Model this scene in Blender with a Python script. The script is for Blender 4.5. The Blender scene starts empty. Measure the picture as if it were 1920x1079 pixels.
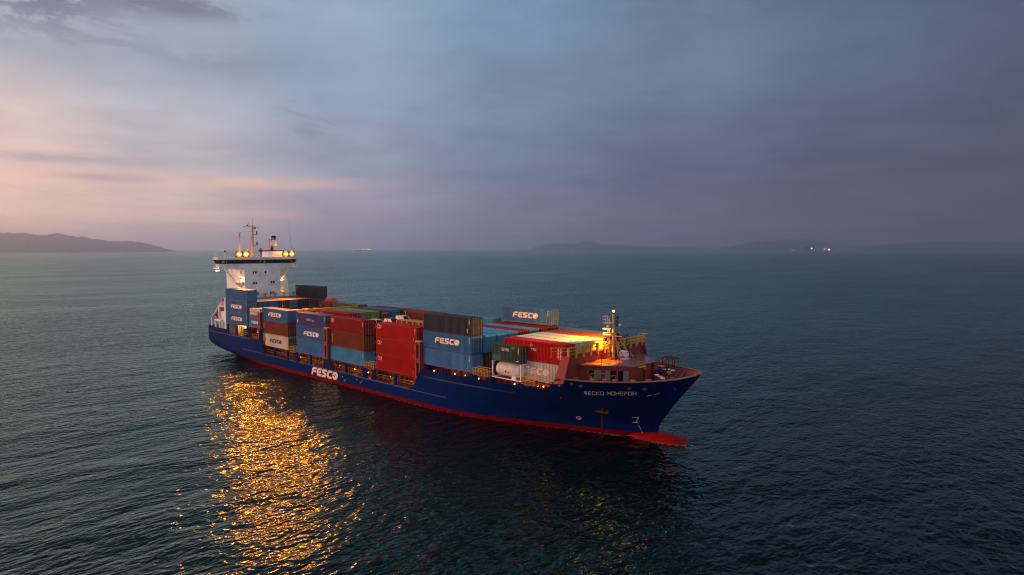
import bpy, bmesh, math, random
import numpy as np
from mathutils import Vector, Matrix
random.seed(7)
S = bpy.context.scene
COL = S.collection
R = math.radians

# ------------------------------------------------------------------ camera
YAW, PITCH = R(-43.555), R(-3.352)
cam_d = bpy.data.cameras.new('camera')
cam_d.sensor_width = 36.0
cam_d.lens = 1235.43 * 36 / 1920
cam_d.clip_start, cam_d.clip_end = 0.5, 60000
cam = bpy.data.objects.new('camera', cam_d); COL.objects.link(cam)
cam.location = (169.25, -82.5, 26.82)
cam.rotation_euler = (R(90) + PITCH, 0, -YAW)
S.camera = cam

S.view_settings.view_transform = 'Standard'
S.view_settings.look = 'None'
S.view_settings.exposure = 0.0
S.view_settings.gamma = 1.0
S.cycles.use_denoising = True
S.cycles.use_adaptive_sampling = False
S.cycles.sample_clamp_direct = 14.0
S.cycles.sample_clamp_indirect = 3.0
S.cycles.max_bounces = 6
S.cycles.volume_bounces = 3
S.cycles.filter_width = 1.15
S.cycles.caustics_reflective = False
S.cycles.caustics_refractive = False

def lin(c):
    return tuple(((v/255/12.92) if v/255 <= 0.04045 else ((v/255+0.055)/1.055)**2.4) for v in c)

# ------------------------------------------------------------------ node helper
class NT:
    def __init__(s, tree): s.t = tree; s.n = tree.nodes; s.l = tree.links
    def new(s, typ, **kw):
        nd = s.n.new(typ)
        for k, v in kw.items(): setattr(nd, k, v)
        return nd
    def put(s, sock, v):
        if isinstance(v, bpy.types.NodeSocket): s.l.new(v, sock)
        elif v is not None: sock.default_value = v
    def math(s, op, a, b=None, c=None, clamp=False):
        nd = s.new('ShaderNodeMath', operation=op, use_clamp=clamp)
        s.put(nd.inputs[0], a); s.put(nd.inputs[1], b)
        if c is not None: s.put(nd.inputs[2], c)
        return nd.outputs[0]
    def mix(s, fac, a, b, mode='MIX'):
        nd = s.new('ShaderNodeMix', data_type='RGBA', blend_type=mode)
        s.put(nd.inputs[0], fac); s.put(nd.inputs[6], a); s.put(nd.inputs[7], b)
        return nd.outputs[2]
    def sstep(s, v, a, b, o0=0.0, o1=1.0):
        nd = s.new('ShaderNodeMapRange', interpolation_type='SMOOTHSTEP')
        s.put(nd.inputs[0], v)
        for i, q in enumerate((a, b, o0, o1)): nd.inputs[i+1].default_value = q
        return nd.outputs[0]
    def noise(s, vec, scale, detail=3.0, rough=0.5, dist=0.0):
        nd = s.new('ShaderNodeTexNoise'); s.put(nd.inputs['Vector'], vec)
        nd.inputs['Scale'].default_value = scale; nd.inputs['Detail'].default_value = detail
        nd.inputs['Roughness'].default_value = rough; nd.inputs['Distortion'].default_value = dist
        return nd.outputs[0]
    def mapping(s, vec, loc=(0,0,0), rot=(0,0,0), sc=(1,1,1)):
        nd = s.new('ShaderNodeMapping'); s.put(nd.inputs[0], vec)
        nd.inputs[1].default_value = loc; nd.inputs[2].default_value = rot; nd.inputs[3].default_value = sc
        return nd.outputs[0]
    def ramp(s, fac, stops, interp='EASE'):
        nd = s.new('ShaderNodeValToRGB'); s.put(nd.inputs[0], fac)
        cr = nd.color_ramp; cr.interpolation = interp
        while len(cr.elements) < len(stops): cr.elements.new(0.5)
        for e, (p, c) in zip(cr.elements, stops):
            e.position = p; e.color = (*c, 1) if len(c) == 3 else c
        return nd.outputs[0]
    def gauss(s, a, ac, aw, b, bc, bw):
        da = s.math('DIVIDE', s.math('SUBTRACT', a, ac), aw); db = s.math('DIVIDE', s.math('SUBTRACT', b, bc), bw)
        q = s.math('ADD', s.math('MULTIPLY', da, da), s.math('MULTIPLY', db, db))
        return s.math('POWER', 2.718, s.math('MULTIPLY', q, -1.0))

# ------------------------------------------------------------------ world: dusk sky
W = bpy.data.worlds.new('World'); S.world = W; W.use_nodes = True
w = NT(W.node_tree); w.n.clear()
tc = w.new('ShaderNodeTexCoord').outputs['Generated']
sp = w.new('ShaderNodeSeparateXYZ'); w.put(sp.inputs[0], tc)
dx, dy, dz = sp.outputs
RA2D = 57.29578
az = w.math('MULTIPLY', w.math('ARCTAN2', dx, dy), RA2D)            # compass heading in degrees
rel = w.math('WRAP', w.math('SUBTRACT', az, math.degrees(YAW)), 180.0, -180.0)
el = w.math('MULTIPLY', w.math('ARCSINE', dz), RA2D)
u = w.math('ADD', w.math('DIVIDE', rel, 360.0), 0.5)
def sky_ramp(cols, out):
    degs = (-37.9, -27.4, -14.5, 0, 14.5, 27.4, 37.9)
    st = [(0.5+d/360, lin(c)) for d, c in zip(degs, cols)]
    return w.ramp(u, [(0.0, lin(out[0])), (0.5-100/360, lin(out[1])), (0.5-65/360, lin(out[2]))] + st + [(0.5+75/360, lin(out[3])), (1.0, lin(out[0]))], 'EASE')
lo = [((246,232,230), (216,156,138), (248,200,175), (166,156,172)),
      ((244,232,234), (216,164,146), (246,204,184), (168,160,178)),
      ((238,230,234), (190,176,180), (232,200,190), (166,164,184)),
      ((220,220,230), (172,174,188), (196,192,198), (156,162,184)),
      ((204,208,224), (156,162,182), (176,184,196), (142,154,178))]
rows = [
 (0.3,  [(240,194,184),(216,182,186),(164,155,176),(126,127,152),(108,110,138),(93,95,121),(80,80,106)]),
 (3.1,  [(250,206,184),(224,192,184),(163,152,170),(124,121,148),(103,101,128),(92,89,114),(82,78,101)]),
 (7.7,  [(228,198,190),(190,184,191),(151,158,180),(118,131,159),(96,103,131),(87,92,117),(80,84,108)]),
 (14.4, [(178,180,192),(170,180,197),(142,162,188),(121,143,171),(108,125,152),(93,106,131),(84,94,118)]),
 (20.7, [(168,172,184),(164,174,192),(150,171,196),(123,151,181),(106,127,155),(92,108,134),(84,99,124)])]
cur = sky_ramp(rows[0][1], lo[0]); pe = rows[0][0]
for (e, c), o in zip(rows[1:], lo[1:]):
    cur = w.mix(w.sstep(el, pe, e), cur, sky_ramp(c, o)); pe = e
cur = w.mix(w.sstep(el, 21, 36), cur, w.mix(1.0, cur, (.24,.31,.31,1), 'MULTIPLY'))
cur = w.mix(w.sstep(el, 46, 68), cur, (*lin((222,234,246)), 1))
# cloud layers, drawn on a plane above so they flatten towards the horizon
iz = w.math('ADD', w.math('MAXIMUM', dz, 0.0), 0.13)
cb = w.new('ShaderNodeCombineXYZ'); w.put(cb.inputs[0], w.math('DIVIDE', dx, iz)); w.put(cb.inputs[1], w.math('DIVIDE', dy, iz))
cp = cb.outputs[0]
n1 = w.noise(w.mapping(cp, sc=(1,1,1)), 1.1, 6, 0.55, 0.3)
n2 = w.noise(w.mapping(cp, loc=(3.1,1.7,0)), 3.2, 9, 0.66, 0.5)
ang = w.new('ShaderNodeCombineXYZ'); w.put(ang.inputs[0], rel); w.put(ang.inputs[1], w.math('MULTIPLY', el, 3.4))
n3 = w.noise(ang.outputs[0], 0.10, 8, 0.64, 0.7)
n4 = w.noise(w.mapping(ang.outputs[0], loc=(40,11,0), rot=(0,0,R(4)), sc=(0.6,1.6,1)), 0.13, 8, 0.64, 0.6)
# broad mottling of the overcast
mott = w.sstep(w.math('ADD', w.math('MULTIPLY', n1, .65), w.math('MULTIPLY', n2, .35)), 0.32, 0.68, 0.86, 1.12)
cur = w.mix(1.0, cur, mott, 'MULTIPLY')
# dark cloud bank high on the sunset side
m1 = w.math('ADD', w.gauss(rel, -35.5, 6.0, el, 16.7, 1.9), w.gauss(rel, -26, 6.0, el, 17.9, 1.0))
m1 = w.math('ADD', m1, w.math('MULTIPLY', w.gauss(rel, -27, 11, el, 14.2, 1.2), 0.40))
d1 = w.math('MULTIPLY', w.sstep(n2, 0.42, 0.55, .15, 1.0), m1, clamp=True)
cur = w.mix(w.math('MULTIPLY', d1, 0.85), cur, (*lin((112,114,138)), 1))
# small dark flecks in mid sky
m2 = w.gauss(rel, -18, 13, el, 11.0, 3.6)
d2 = w.math('MULTIPLY', w.sstep(n3, 0.57, 0.68), m2)
cur = w.mix(w.math('MULTIPLY', d2, 0.42), cur, (*lin((112,122,148)), 1))
# low grey streak clouds over the glow, then the pink lit streaks between them
m3 = w.math('ADD', w.gauss(rel, -34.3, 5.2, el, 6.45, 0.40), w.gauss(rel, -31.2, 3.6, el, 5.25, 0.36))
glow = w.math('ADD', w.gauss(rel, -37, 4.5, el, 6.95, 0.30), w.math('ADD', w.gauss(rel, -35, 5.5, el, 5.2, 0.50), w.gauss(rel, -23, 9.5, el, 5.35, 0.55)))
glow = w.math('ADD', glow, w.math('ADD', w.gauss(rel, -28, 8.5, el, 2.75, 0.42), w.gauss(rel, -25, 2.6, el, 2.2, 0.24)))
g = w.math('MULTIPLY', w.sstep(n4, 0.28, 0.62), glow, clamp=True)
cur = w.mix(w.math('MULTIPLY', g, 0.75), cur, (*lin((255,204,178)), 1))
d3 = w.math('MULTIPLY', w.sstep(n4, 0.36, 0.54), m3, clamp=True)
d3 = w.math('MAXIMUM', d3, w.math('MULTIPLY', m3, 0.6))
cur = w.mix(w.math('MULTIPLY', d3, 0.85), cur, (*lin((170,158,170)), 1))
# long dim bands low in the east
b4 = w.math('MULTIPLY', w.gauss(rel, 19, 17, el, 6.0, 1.5), w.sstep(n4, 0.30, 0.66))
cur = w.mix(w.math('MULTIPLY', b4, 0.38), cur, (*lin((74,80,108)), 1))
bg = w.new('ShaderNodeBackground'); w.put(bg.inputs[0], cur); bg.inputs[1].default_value = 1.0
SUN_EL, SUN_HEAD = 7.0, -128.0                                     # sunset side: behind the camera's left shoulder
sky = w.new('ShaderNodeTexSky', sky_type='NISHITA', sun_disc=False)
sky.sun_elevation = R(SUN_EL); sky.sun_rotation = R(SUN_HEAD)
bg2 = w.new('ShaderNodeBackground'); w.put(bg2.inputs[0], sky.outputs[0]); bg2.inputs[1].default_value = 0.004
ad = w.new('ShaderNodeAddShader'); w.l.new(bg.outputs[0], ad.inputs[0]); w.l.new(bg2.outputs[0], ad.inputs[1])
wo = w.new('ShaderNodeOutputWorld'); w.l.new(ad.outputs[0], wo.inputs[0])

# last warm light from the glowing part of the sky
sd = bpy.data.lights.new('sun', 'SUN'); sd.energy = 4.0; sd.angle = R(26); sd.color = (1.0, 0.45, 0.27)
sun = bpy.data.objects.new('sun', sd); COL.objects.link(sun)
a, e = R(SUN_HEAD), R(SUN_EL)
sun.rotation_euler = Vector((math.sin(a)*math.cos(e), math.cos(a)*math.cos(e), math.sin(e))).to_track_quat('Z', 'Y').to_euler()

# ------------------------------------------------------------------ materials
def new_mat(name):
    m = bpy.data.materials.new(name); m.use_nodes = True
    nt = NT(m.node_tree); nt.n.clear()
    out = nt.new('ShaderNodeOutputMaterial'); b = nt.new('ShaderNodeBsdfPrincipled')
    nt.l.new(b.outputs[0], out.inputs[0])
    return m, nt, b, out
def paint(name, col, rough=0.5, wear=0.25, wear_col=(0.10,0.045,0.025), scale=0.6, metal=0.0, streak=True, spec=0.12):
    """Weathered marine paint: tone shifts, vertical run marks, rust flecks."""
    m, nt, b, _ = new_mat(name)
    oc = nt.new('ShaderNodeTexCoord').outputs['Object']
    n = nt.noise(oc, scale, 5, 0.6)
    tone = nt.sstep(n, 0.25, 0.75, 0.80, 1.16)
    c = nt.mix(1.0, (*col, 1), tone, 'MULTIPLY')
    if wear > 0:
        r1 = nt.noise(oc, scale*5, 6, 0.65)
        k = nt.sstep(r1, 0.60, 0.74)
        if streak:
            r2 = nt.noise(nt.mapping(oc, sc=(3.2,3.2,0.22)), 1.0, 4, 0.6)
            k = nt.math('MAXIMUM', nt.math('MULTIPLY', k, 0.8), nt.math('MULTIPLY', nt.sstep(r2, 0.56, 0.74), 0.7))
        c = nt.mix(nt.math('MULTIPLY', k, wear), c, (*wear_col, 1))
    nt.put(b.inputs['Base Color'], c)
    nt.put(b.inputs['Roughness'], nt.sstep(n, 0.2, 0.8, rough-0.1, rough+0.12))
    b.inputs['Metallic'].default_value = metal; b.inputs['Specular IOR Level'].default_value = spec
    return m
def emit(name, col, strength):
    m = bpy.data.materials.new(name); m.use_nodes = True
    nt = NT(m.node_tree); nt.n.clear()
    o = nt.new('ShaderNodeOutputMaterial'); e = nt.new('ShaderNodeEmission')
    e.inputs[0].default_value = (*col, 1); e.inputs[1].default_value = strength
    nt.l.new(e.outputs[0], o.inputs[0]); m.cycles.emission_sampling = 'NONE'; return m

M = {}
M['hull'] = paint('hull_paint', (0.0015, 0.018, 0.112), 0.55, 0.22, (0.008,0.02,0.07), 0.12, spec=0.01)
def _plating(m):
    nt = NT(m.node_tree); b = next(n for n in nt.n if n.type == 'BSDF_PRINCIPLED'); oc = nt.new('ShaderNodeTexCoord').outputs['Object']
    sp_ = nt.new('ShaderNodeSeparateXYZ'); nt.put(sp_.inputs[0], oc); cb_ = nt.new('ShaderNodeCombineXYZ'); nt.put(cb_.inputs[0], sp_.outputs[0]); nt.put(cb_.inputs[1], sp_.outputs[2])
    br = nt.new('ShaderNodeTexBrick'); nt.put(br.inputs['Vector'], cb_.outputs[0])
    for k, v in (('Scale', 1.0), ('Mortar Size', .035), ('Mortar Smooth', .6), ('Brick Width', 8.2), ('Row Height', 2.05)): br.inputs[k].default_value = v
    br.inputs['Color1'].default_value = (1,1,1,1); br.inputs['Color2'].default_value = (.84,.86,.88,1); br.inputs['Mortar'].default_value = (.62,.62,.66,1)
    old = b.inputs['Base Color'].links[0].from_socket
    c = nt.mix(.55, old, br.outputs[0], 'MULTIPLY')
    run = nt.noise(nt.mapping(oc, sc=(1.3,1.3,.07)), 1.0, 5, .65)
    c = nt.mix(nt.math('MULTIPLY', nt.sstep(run, .58, .74), .30), c, (.012,.018,.05,1))
    sc_ = nt.noise(nt.mapping(oc, sc=(.25,.25,1.2)), 1.0, 6, .7)
    c = nt.mix(nt.math('MULTIPLY', nt.sstep(sc_, .60, .72), .30), c, (.02,.06,.20,1))
    nt.put(b.inputs['Base Color'], c)
    bp = nt.new('ShaderNodeBump'); bp.inputs['Strength'].default_value = .25; bp.inputs['Distance'].default_value = .06
    nt.put(bp.inputs['Height'], nt.noise(nt.mapping(oc, sc=(.8,.8,.5)), 1.0, 2, .5)); nt.l.new(bp.outputs[0], b.inputs['Normal'])
_plating(M['hull'])
M['boot'] = paint('boot_paint', (0.15, 0.002, 0.005), 0.6, 0.3, (0.07,0.004,0.006), 0.3, spec=0.01)
M['deck'] = paint('deck_paint', (0.22, 0.05, 0.05), 0.35, 0.4, (0.10,0.03,0.03), 0.5, streak=False)
M['redpaint'] = paint('red_oxide_paint', (0.27, 0.045, 0.042), 0.5, 0.4, (0.12,0.03,0.02), 0.4)
M['darkred'] = paint('dark_red_paint', (0.16, 0.022, 0.02), 0.55, 0.5, (0.05,0.015,0.012), 0.5)
M['white'] = paint('white_paint', (0.80, 0.80, 0.84), 0.45, 0.22, (0.40,0.30,0.24), 0.35)
M['yellow'] = paint('yellow_paint', (0.62, 0.33, 0.02), 0.5, 0.25, (0.25,0.10,0.02), 1.5)
M['buff'] = paint('buff_paint', (0.55, 0.40, 0.24), 0.5, 0.2, (0.25,0.12,0.06), 0.8)
M['black'] = paint('black_paint', (0.012, 0.012, 0.014), 0.5, 0.0)
M['grey'] = paint('grey_metal', (0.22, 0.22, 0.23), 0.5, 0.2)
M['dkgrey'] = paint('dark_metal', (0.05, 0.05, 0.052), 0.5, 0.2)
M['letter'] = paint('letter_paint', (0.88, 0.71, 0.58), 0.5, 0.06, (0.5,0.4,0.32), 1.0)
M['navyletter'] = paint('navy_letter_paint', (0.02, 0.03, 0.07), 0.5, 0.0)
M['orange'] = paint('orange_paint', (0.62, 0.10, 0.02), 0.45, 0.2, (0.25,0.04,0.01), 0.8)
M['tank'] = paint('tank_white', (0.70, 0.62, 0.55), 0.45, 0.5, (0.40,0.18,0.10), 0.6)
M['rust'] = paint('rusty_iron', (0.045, 0.017, 0.009), 0.8, 0.6, (0.05,0.02,0.012), 1.5)
M['greydoor'] = paint('grey_door_paint', (0.28, 0.24, 0.20), 0.5, 0.3)
M['shadeblack'] = paint('opening_shade', (0.008, 0.008, 0.008), 0.8, 0.0)  # flat black for the shade inside openings
M['rope'] = paint('blue_rope', (0.03, 0.06, 0.25), 0.8, 0.0)
M['cloth'] = paint('wrap_film', (0.60, 0.46, 0.44), 0.6, 0.2, (0.35,0.2,0.2), 1.2, streak=False)
M['strap'] = paint('orange_strap', (0.75, 0.20, 0.06), 0.6, 0.0)
M['skin'] = paint('skin', (0.45, 0.25, 0.18), 0.6, 0.0)
M['jacket'] = paint('yellow_jacket', (0.45, 0.34, 0.03), 0.7, 0.0)
M['trouser'] = paint('dark_trousers', (0.02, 0.025, 0.03), 0.8, 0.0)
M['rubber'] = paint('tyre_rubber', (0.015, 0.015, 0.015), 0.8, 0.0)
def _glass():
    m, nt, b, _ = new_mat('window_glass')
    b.inputs['Base Color'].default_value = (0.012, 0.014, 0.016, 1); b.inputs['Roughness'].default_value = 0.12; b.inputs['Specular IOR Level'].default_value = .2
    return m
M['glass'] = _glass()
M['sodium'] = emit('sodium_lamp', (1.0, 0.50, 0.10), 5)
M['sodiumrim'] = emit('sodium_glare', (1.0, 0.30, 0.02), 1.5)
M['warm'] = emit('warm_lamp', (1.0, 0.66, 0.20), 4)
M['deckbulb'] = emit('deck_bulb', (1.0, 0.50, 0.12), 6)
M['litwin'] = emit('lit_window', (1.0, 0.72, 0.30), 0.7)
M['farlamp'] = emit('far_lamp', (1.0, 0.60, 0.24), 15)

def _container_paint():
    """One paint for every box; hue from the object's own colour, wear differs per object."""
    m, nt, b, _ = new_mat('container_paint')
    oi = nt.new('ShaderNodeObjectInfo')
    oc = nt.new('ShaderNodeTexCoord').outputs['Object']
    cbn = nt.new('ShaderNodeCombineXYZ'); rr = nt.math('MULTIPLY', oi.outputs['Random'], 37.0)
    for i in range(3): nt.put(cbn.inputs[i], rr)
    va = nt.new('ShaderNodeVectorMath', operation='ADD'); nt.put(va.inputs[0], oc); nt.put(va.inputs[1], cbn.outputs[0])
    v = va.outputs[0]
    n = nt.noise(v, 0.35, 5, 0.6)
    tone = nt.sstep(n, 0.25, 0.75, 0.80, 1.18)
    c = nt.mix(1.0, oi.outputs['Color'], tone, 'MULTIPLY')
    # chalky fading, run marks and rust flecks
    f = nt.noise(nt.mapping(v, sc=(0.25,0.25,0.6)), 1.0, 4, 0.6)
    c = nt.mix(nt.math('MULTIPLY', nt.sstep(f, 0.50, 0.75), 0.05), c, (0.42,0.38,0.38,1))
    s1 = nt.noise(nt.mapping(v, sc=(2.6,2.6,0.16)), 1.0, 5, 0.65)
    c = nt.mix(nt.math('MULTIPLY', nt.sstep(s1, 0.55, 0.75), 0.22), c, (0.10,0.035,0.025,1))
    r = nt.noise(v, 2.6, 6, 0.7)
    c = nt.mix(nt.math('MULTIPLY', nt.sstep(r, 0.63, 0.70), 0.65), c, (0.13,0.05,0.025,1))
    nt.put(b.inputs['Base Color'], c)
    nt.put(b.inputs['Roughness'], nt.sstep(n, 0.2, 0.8, 0.5, 0.7)); b.inputs['Specular IOR Level'].default_value = .12
    return m
M['box'] = _container_paint()

# ------------------------------------------------------------------ mesh helper
class MB:
    def __init__(s): s.v = []; s.f = []
    def add(s, vs, fs):
        o = len(s.v); s.v += [tuple(map(float, p)) for p in vs]; s.f += [tuple(i+o for i in f) for f in fs]; return s
    def box(s, x0, x1, y0, y1, z0, z1):
        return s.add([(x0,y0,z0),(x1,y0,z0),(x1,y1,z0),(x0,y1,z0),(x0,y0,z1),(x1,y0,z1),(x1,y1,z1),(x0,y1,z1)],
                     [(0,3,2,1),(4,5,6,7),(0,1,5,4),(1,2,6,5),(2,3,7,6),(3,0,4,7)])
    def prism(s, pts, axis, a, b):
        """Convex or simple outline (two coords) extruded along axis from a to b."""
        n = len(pts)
        def P(p, t): q = list(p); q.insert(axis, t); return q
        return s.add([P(p, a) for p in pts] + [P(p, b) for p in pts],
                     [tuple(range(n-1,-1,-1)), tuple(range(n, 2*n))] + [(i, (i+1)%n, n+(i+1)%n, n+i) for i in range(n)])
    def tube(s, p, q, r, n=6, r2=None, cap=True):
        p, q = Vector(p), Vector(q); d = (q-p)
        if d.length < 1e-6: return s
        d.normalize(); a = d.orthogonal().normalized(); b = d.cross(a); r2 = r if r2 is None else r2
        vs = []
        for c, rr in ((p, r), (q, r2)):
            for i in range(n):
                t = 2*math.pi*(i+0.5)/n; vs.append(c + a*rr*math.cos(t) + b*rr*math.sin(t))
        fs = [(i, (i+1)%n, n+(i+1)%n, n+i) for i in range(n)]
        if cap: fs += [tuple(range(n-1,-1,-1)), tuple(range(n, 2*n))]
        return s.add(vs, fs)
    def path(s, pts, r, n=6):
        for p, q in zip(pts, pts[1:]): s.tube(p, q, r, n)
        return s
    def lathe(s, prof, c=(0,0,0), axis=2, n=16):
        """prof: list of (radius, height)."""
        vs = []; m = len(prof)
        for r, h in prof:
            for i in range(n):
                t = 2*math.pi*i/n; q = [r*math.cos(t), r*math.sin(t)]; q.insert(axis, h)
                vs.append([q[k]+c[k] for k in range(3)])
        fs = [(j*n+i, j*n+(i+1)%n, (j+1)*n+(i+1)%n, (j+1)*n+i) for j in range(m-1) for i in range(n)]
        fs += [tuple(range(n-1,-1,-1)), tuple(range((m-1)*n, m*n))]
        return s.add(vs, fs)
    def ball(s, c, r, n=12, sc=(1,1,1), top=1.0):
        prof = [(math.sin(math.pi*k/8)*r, -math.cos(math.pi*k/8)*r) for k in range(9)]
        prof[0] = (0.01*r, -r); prof[-1] = (0.01*r, r)
        o = len(s.v); s.lathe(prof, (0,0,0), 2, n)
        for i in range(o, len(s.v)):
            x, y, z = s.v[i]; s.v[i] = (x*sc[0]+c[0], y*sc[1]+c[1], z*sc[2]+c[2])
        return s
    def rail(s, pts, h=1.05, r=0.035, step=1.5, bars=2):
        """Guard rail: posts and bars along a polyline of deck points."""
        for p, q in zip(pts, pts[1:]):
            p, q = Vector(p), Vector(q); L = (q-p).length; n = max(1, round(L/step))
            for i in range(n+1):
                a = p.lerp(q, i/n); s.tube(a, a+Vector((0,0,h)), r, 5)
            for b in range(bars):
                z = Vector((0,0,h*(b+1)/bars)); s.tube(p+z, q+z, r*0.9, 5)
        return s
    def mesh(s, name):
        me = bpy.data.meshes.new(name); me.from_pydata(s.v, [], s.f); me.update()
        bm = bmesh.new(); bm.from_mesh(me); bmesh.ops.recalc_face_normals(bm, faces=bm.faces); bm.to_mesh(me); bm.free()
        return me
    def build(s, name, mat, parent=None, smooth=False, bevel=0.0):
        me = s.mesh(name); me.materials.append(M[mat] if isinstance(mat, str) else mat)
        if smooth: me.polygons.foreach_set('use_smooth', [True]*len(me.polygons))
        o = bpy.data.objects.new(name, me); COL.objects.link(o)
        if parent: o.parent = parent
        if bevel:
            b = o.modifiers.new('bevel', 'BEVEL'); b.width = bevel; b.segments = 2; b.limit_method = 'ANGLE'
        return o
def build_each(mb, name, mat, parent, bevel=0.0):
    """Every loose island becomes a part of its own."""
    par = list(range(len(mb.v)))
    def find(i):
        while par[i] != i: par[i] = par[par[i]]; i = par[i]
        return i
    for f in mb.f:
        a = find(f[0])
        for i in f[1:]: par[find(i)] = a
    groups = {}
    for f in mb.f: groups.setdefault(find(f[0]), []).append(f)
    out = []
    for fs in groups.values():
        ids = sorted({i for f in fs for i in f}); mp_ = {a: k for k, a in enumerate(ids)}
        q = MB(); q.v = [mb.v[i] for i in ids]; q.f = [tuple(mp_[i] for i in f) for f in fs]
        out.append(q.build(name, mat, parent, bevel=bevel))
    return out
def tag(o, label=None, cat=None, group=None, kind=None):
    if label: o['label'] = label
    if cat: o['category'] = cat
    if group: o['group'] = group
    if kind: o['kind'] = kind
    return o
def empty(name, loc=(0,0,0), rz=0.0):
    o = bpy.data.objects.new(name, None); COL.objects.link(o); o.location = loc; o.rotation_euler = (0,0,rz); return o
def lamp(name, loc, power, col, parent, radius=0.15, spot=None, aim=None):
    d = bpy.data.lights.new(name, 'SPOT' if spot else 'POINT'); d.energy = power; d.color = col; d.shadow_soft_size = radius
    o = bpy.data.objects.new(name, d); COL.objects.link(o); o.location = loc; o.parent = parent; o.visible_volume_scatter = power < 1000
    if spot:
        d.spot_size = R(spot); d.spot_blend = 0.9 if power > 30000 else 0.5
        o.rotation_euler = (Vector(aim)-Vector(loc)).to_track_quat('-Z', 'Y').to_euler()
    return o
def pchip(x, xs, ys):
    """Shape-keeping cubic through the points."""
    xs = np.asarray(xs, float); ys = np.asarray(ys, float); h = np.diff(xs); d = np.diff(ys)/h
    m = np.zeros_like(xs); m[0] = d[0]; m[-1] = d[-1]
    for i in range(1, len(xs)-1):
        if d[i-1]*d[i] > 0:
            w1, w2 = 2*h[i]+h[i-1], h[i]+2*h[i-1]; m[i] = (w1+w2)/(w1/d[i-1]+w2/d[i])
    x = min(max(x, xs[0]), xs[-1]); k = min(max(int(np.searchsorted(xs, x))-1, 0), len(h)-1)
    t = (x-xs[k])/h[k]
    return float((1+2*t)*(1-t)**2*ys[k] + t*(1-t)**2*h[k]*m[k] + t*t*(3-2*t)*ys[k+1] + t*t*(t-1)*h[k]*m[k+1])

# ------------------------------------------------------------------ stroke lettering
A_ = [(0,0),(0.5,1),(1,0)]
GL = {
 'A': [[(0,0),(0.5,1),(1,0)], [(0.2,0.35),(0.8,0.35)]],
 'C': [[(1,1),(0.2,1),(0,0.8),(0,0.2),(0.2,0),(1,0)]],
 'D': [[(0,0),(0,1),(0.7,1),(1,0.7),(1,0.3),(0.7,0),(0,0)]],
 'E': [[(1,1),(0,1),(0,0),(1,0)], [(0,0.5),(0.8,0.5)]],
 'F': [[(1,1),(0,1),(0,0)], [(0,0.5),(0.8,0.5)]],
 'G': [[(1,1),(0.2,1),(0,0.8),(0,0.2),(0.2,0),(1,0),(1,0.5),(0.5,0.5)]],
 'I': [[(0.5,0),(0.5,1)]],
 'K': [[(0,0),(0,1)], [(1,1),(0.05,0.5),(1,0)]],
 'L': [[(0,1),(0,0),(1,0)]],
 'M': [[(0,0),(0,1),(0.5,0.4),(1,1),(1,0)]],
 'N': [[(0,0),(0,1),(1,0),(1,1)]],
 'O': [[(0,0),(0,1),(1,1),(1,0),(0,0)]],
 'P': [[(0,0),(0,1),(1,1),(1,0.45),(0,0.45)]],
 'R': [[(0,0),(0,1),(1,1),(1,0.5),(0,0.5)], [(0.4,0.5),(1,0)]],
 'S': [[(1,1),(0,1),(0,0.5),(1,0.5),(1,0),(0,0)]],
 'T': [[(0,1),(1,1)], [(0.5,1),(0.5,0)]],
 'U': [[(0,1),(0,0),(1,0),(1,1)]],
 'X': [[(0,0),(1,1)], [(0,1),(1,0)]],
 'Y': [[(0,1),(0.5,0.5),(1,1)], [(0.5,0.5),(0.5,0)]],
 'H': [[(0,0),(0,1)], [(1,0),(1,1)], [(0,0.5),(1,0.5)]],
 'Ф': [[(0.5,-0.05),(0.5,1.05)], [(0.15,0.2),(0,0.5),(0.15,0.85),(0.85,0.85),(1,0.5),(0.85,0.2),(0.15,0.2)]],
 '.': [[(0.4,0),(0.6,0)]],
}
def strokes(text, x, z, h, wd, gap, shear=0.0):
    """Polylines in (x, z) for a line of text."""
    out = []
    for ch in text:
        if ch != ' ':
            for pl in GL[ch]: out.append([(x + p[0]*wd + shear*p[1]*h, z + p[1]*h) for p in pl])
        x += wd + gap
    return out
def heavy_logo(x, z, w_, h, shear=0.22):
    """The five fat slanted letters of the shipping line, as outlines (x, z)."""
    polys = []
    def P(ix, pts): polys.append([(x + (ix + p[0])*w_/5.15 + shear*(p[1])*h, z + p[1]*h) for p in pts])
    k = 0.92
    P(0, [(0,0),(0.30,0),(0.30,0.42),(0.36,0.66),(0.50,0.72),(k,0.72),(k,1),(0.42,1),(0.16,0.92),(0.04,0.74),(0,0.5)])
    P(0, [(0.36,0.34),(k*0.92,0.34),(k*0.92,0.58),(0.36,0.58)])
    P(1, [(0.02,0.3),(0.12,0.08),(0.4,0),(k,0),(k,0.27),(0.45,0.27),(0.34,0.38),(0.34,0.62),(0.45,0.73),(k,0.73),(k,1),(0.4,1),(0.12,0.92),(0.02,0.7)])
    P(1, [(0.40,0.38),(k*0.94,0.38),(k*0.94,0.62),(0.40,0.62)])
    P(2, [(0.02,0),(0.62,0),(0.86,0.07),(0.94,0.28),(0.86,0.5),(0.64,0.60),(0.40,0.64),(0.38,0.72),(0.9,0.72),(0.9,1),(0.34,1),(0.1,0.92),(0.02,0.72),(0.1,0.5),(0.32,0.41),(0.56,0.37),(0.58,0.28),(0.02,0.28)])
    P(3, [(0.02,0.3),(0.12,0.08),(0.4,0),(0.98,0),(0.98,0.27),(0.5,0.27),(0.36,0.38),(0.36,0.62),(0.5,0.73),(0.98,0.73),(0.98,1),(0.4,1),(0.12,0.92),(0.02,0.7)])
    ring = [(0.5+0.53*math.cos(2*math.pi*i/20), 0.5+0.5*math.sin(2*math.pi*i/20)) for i in range(20)]
    P(4.02, ring)
    return polys
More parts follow.
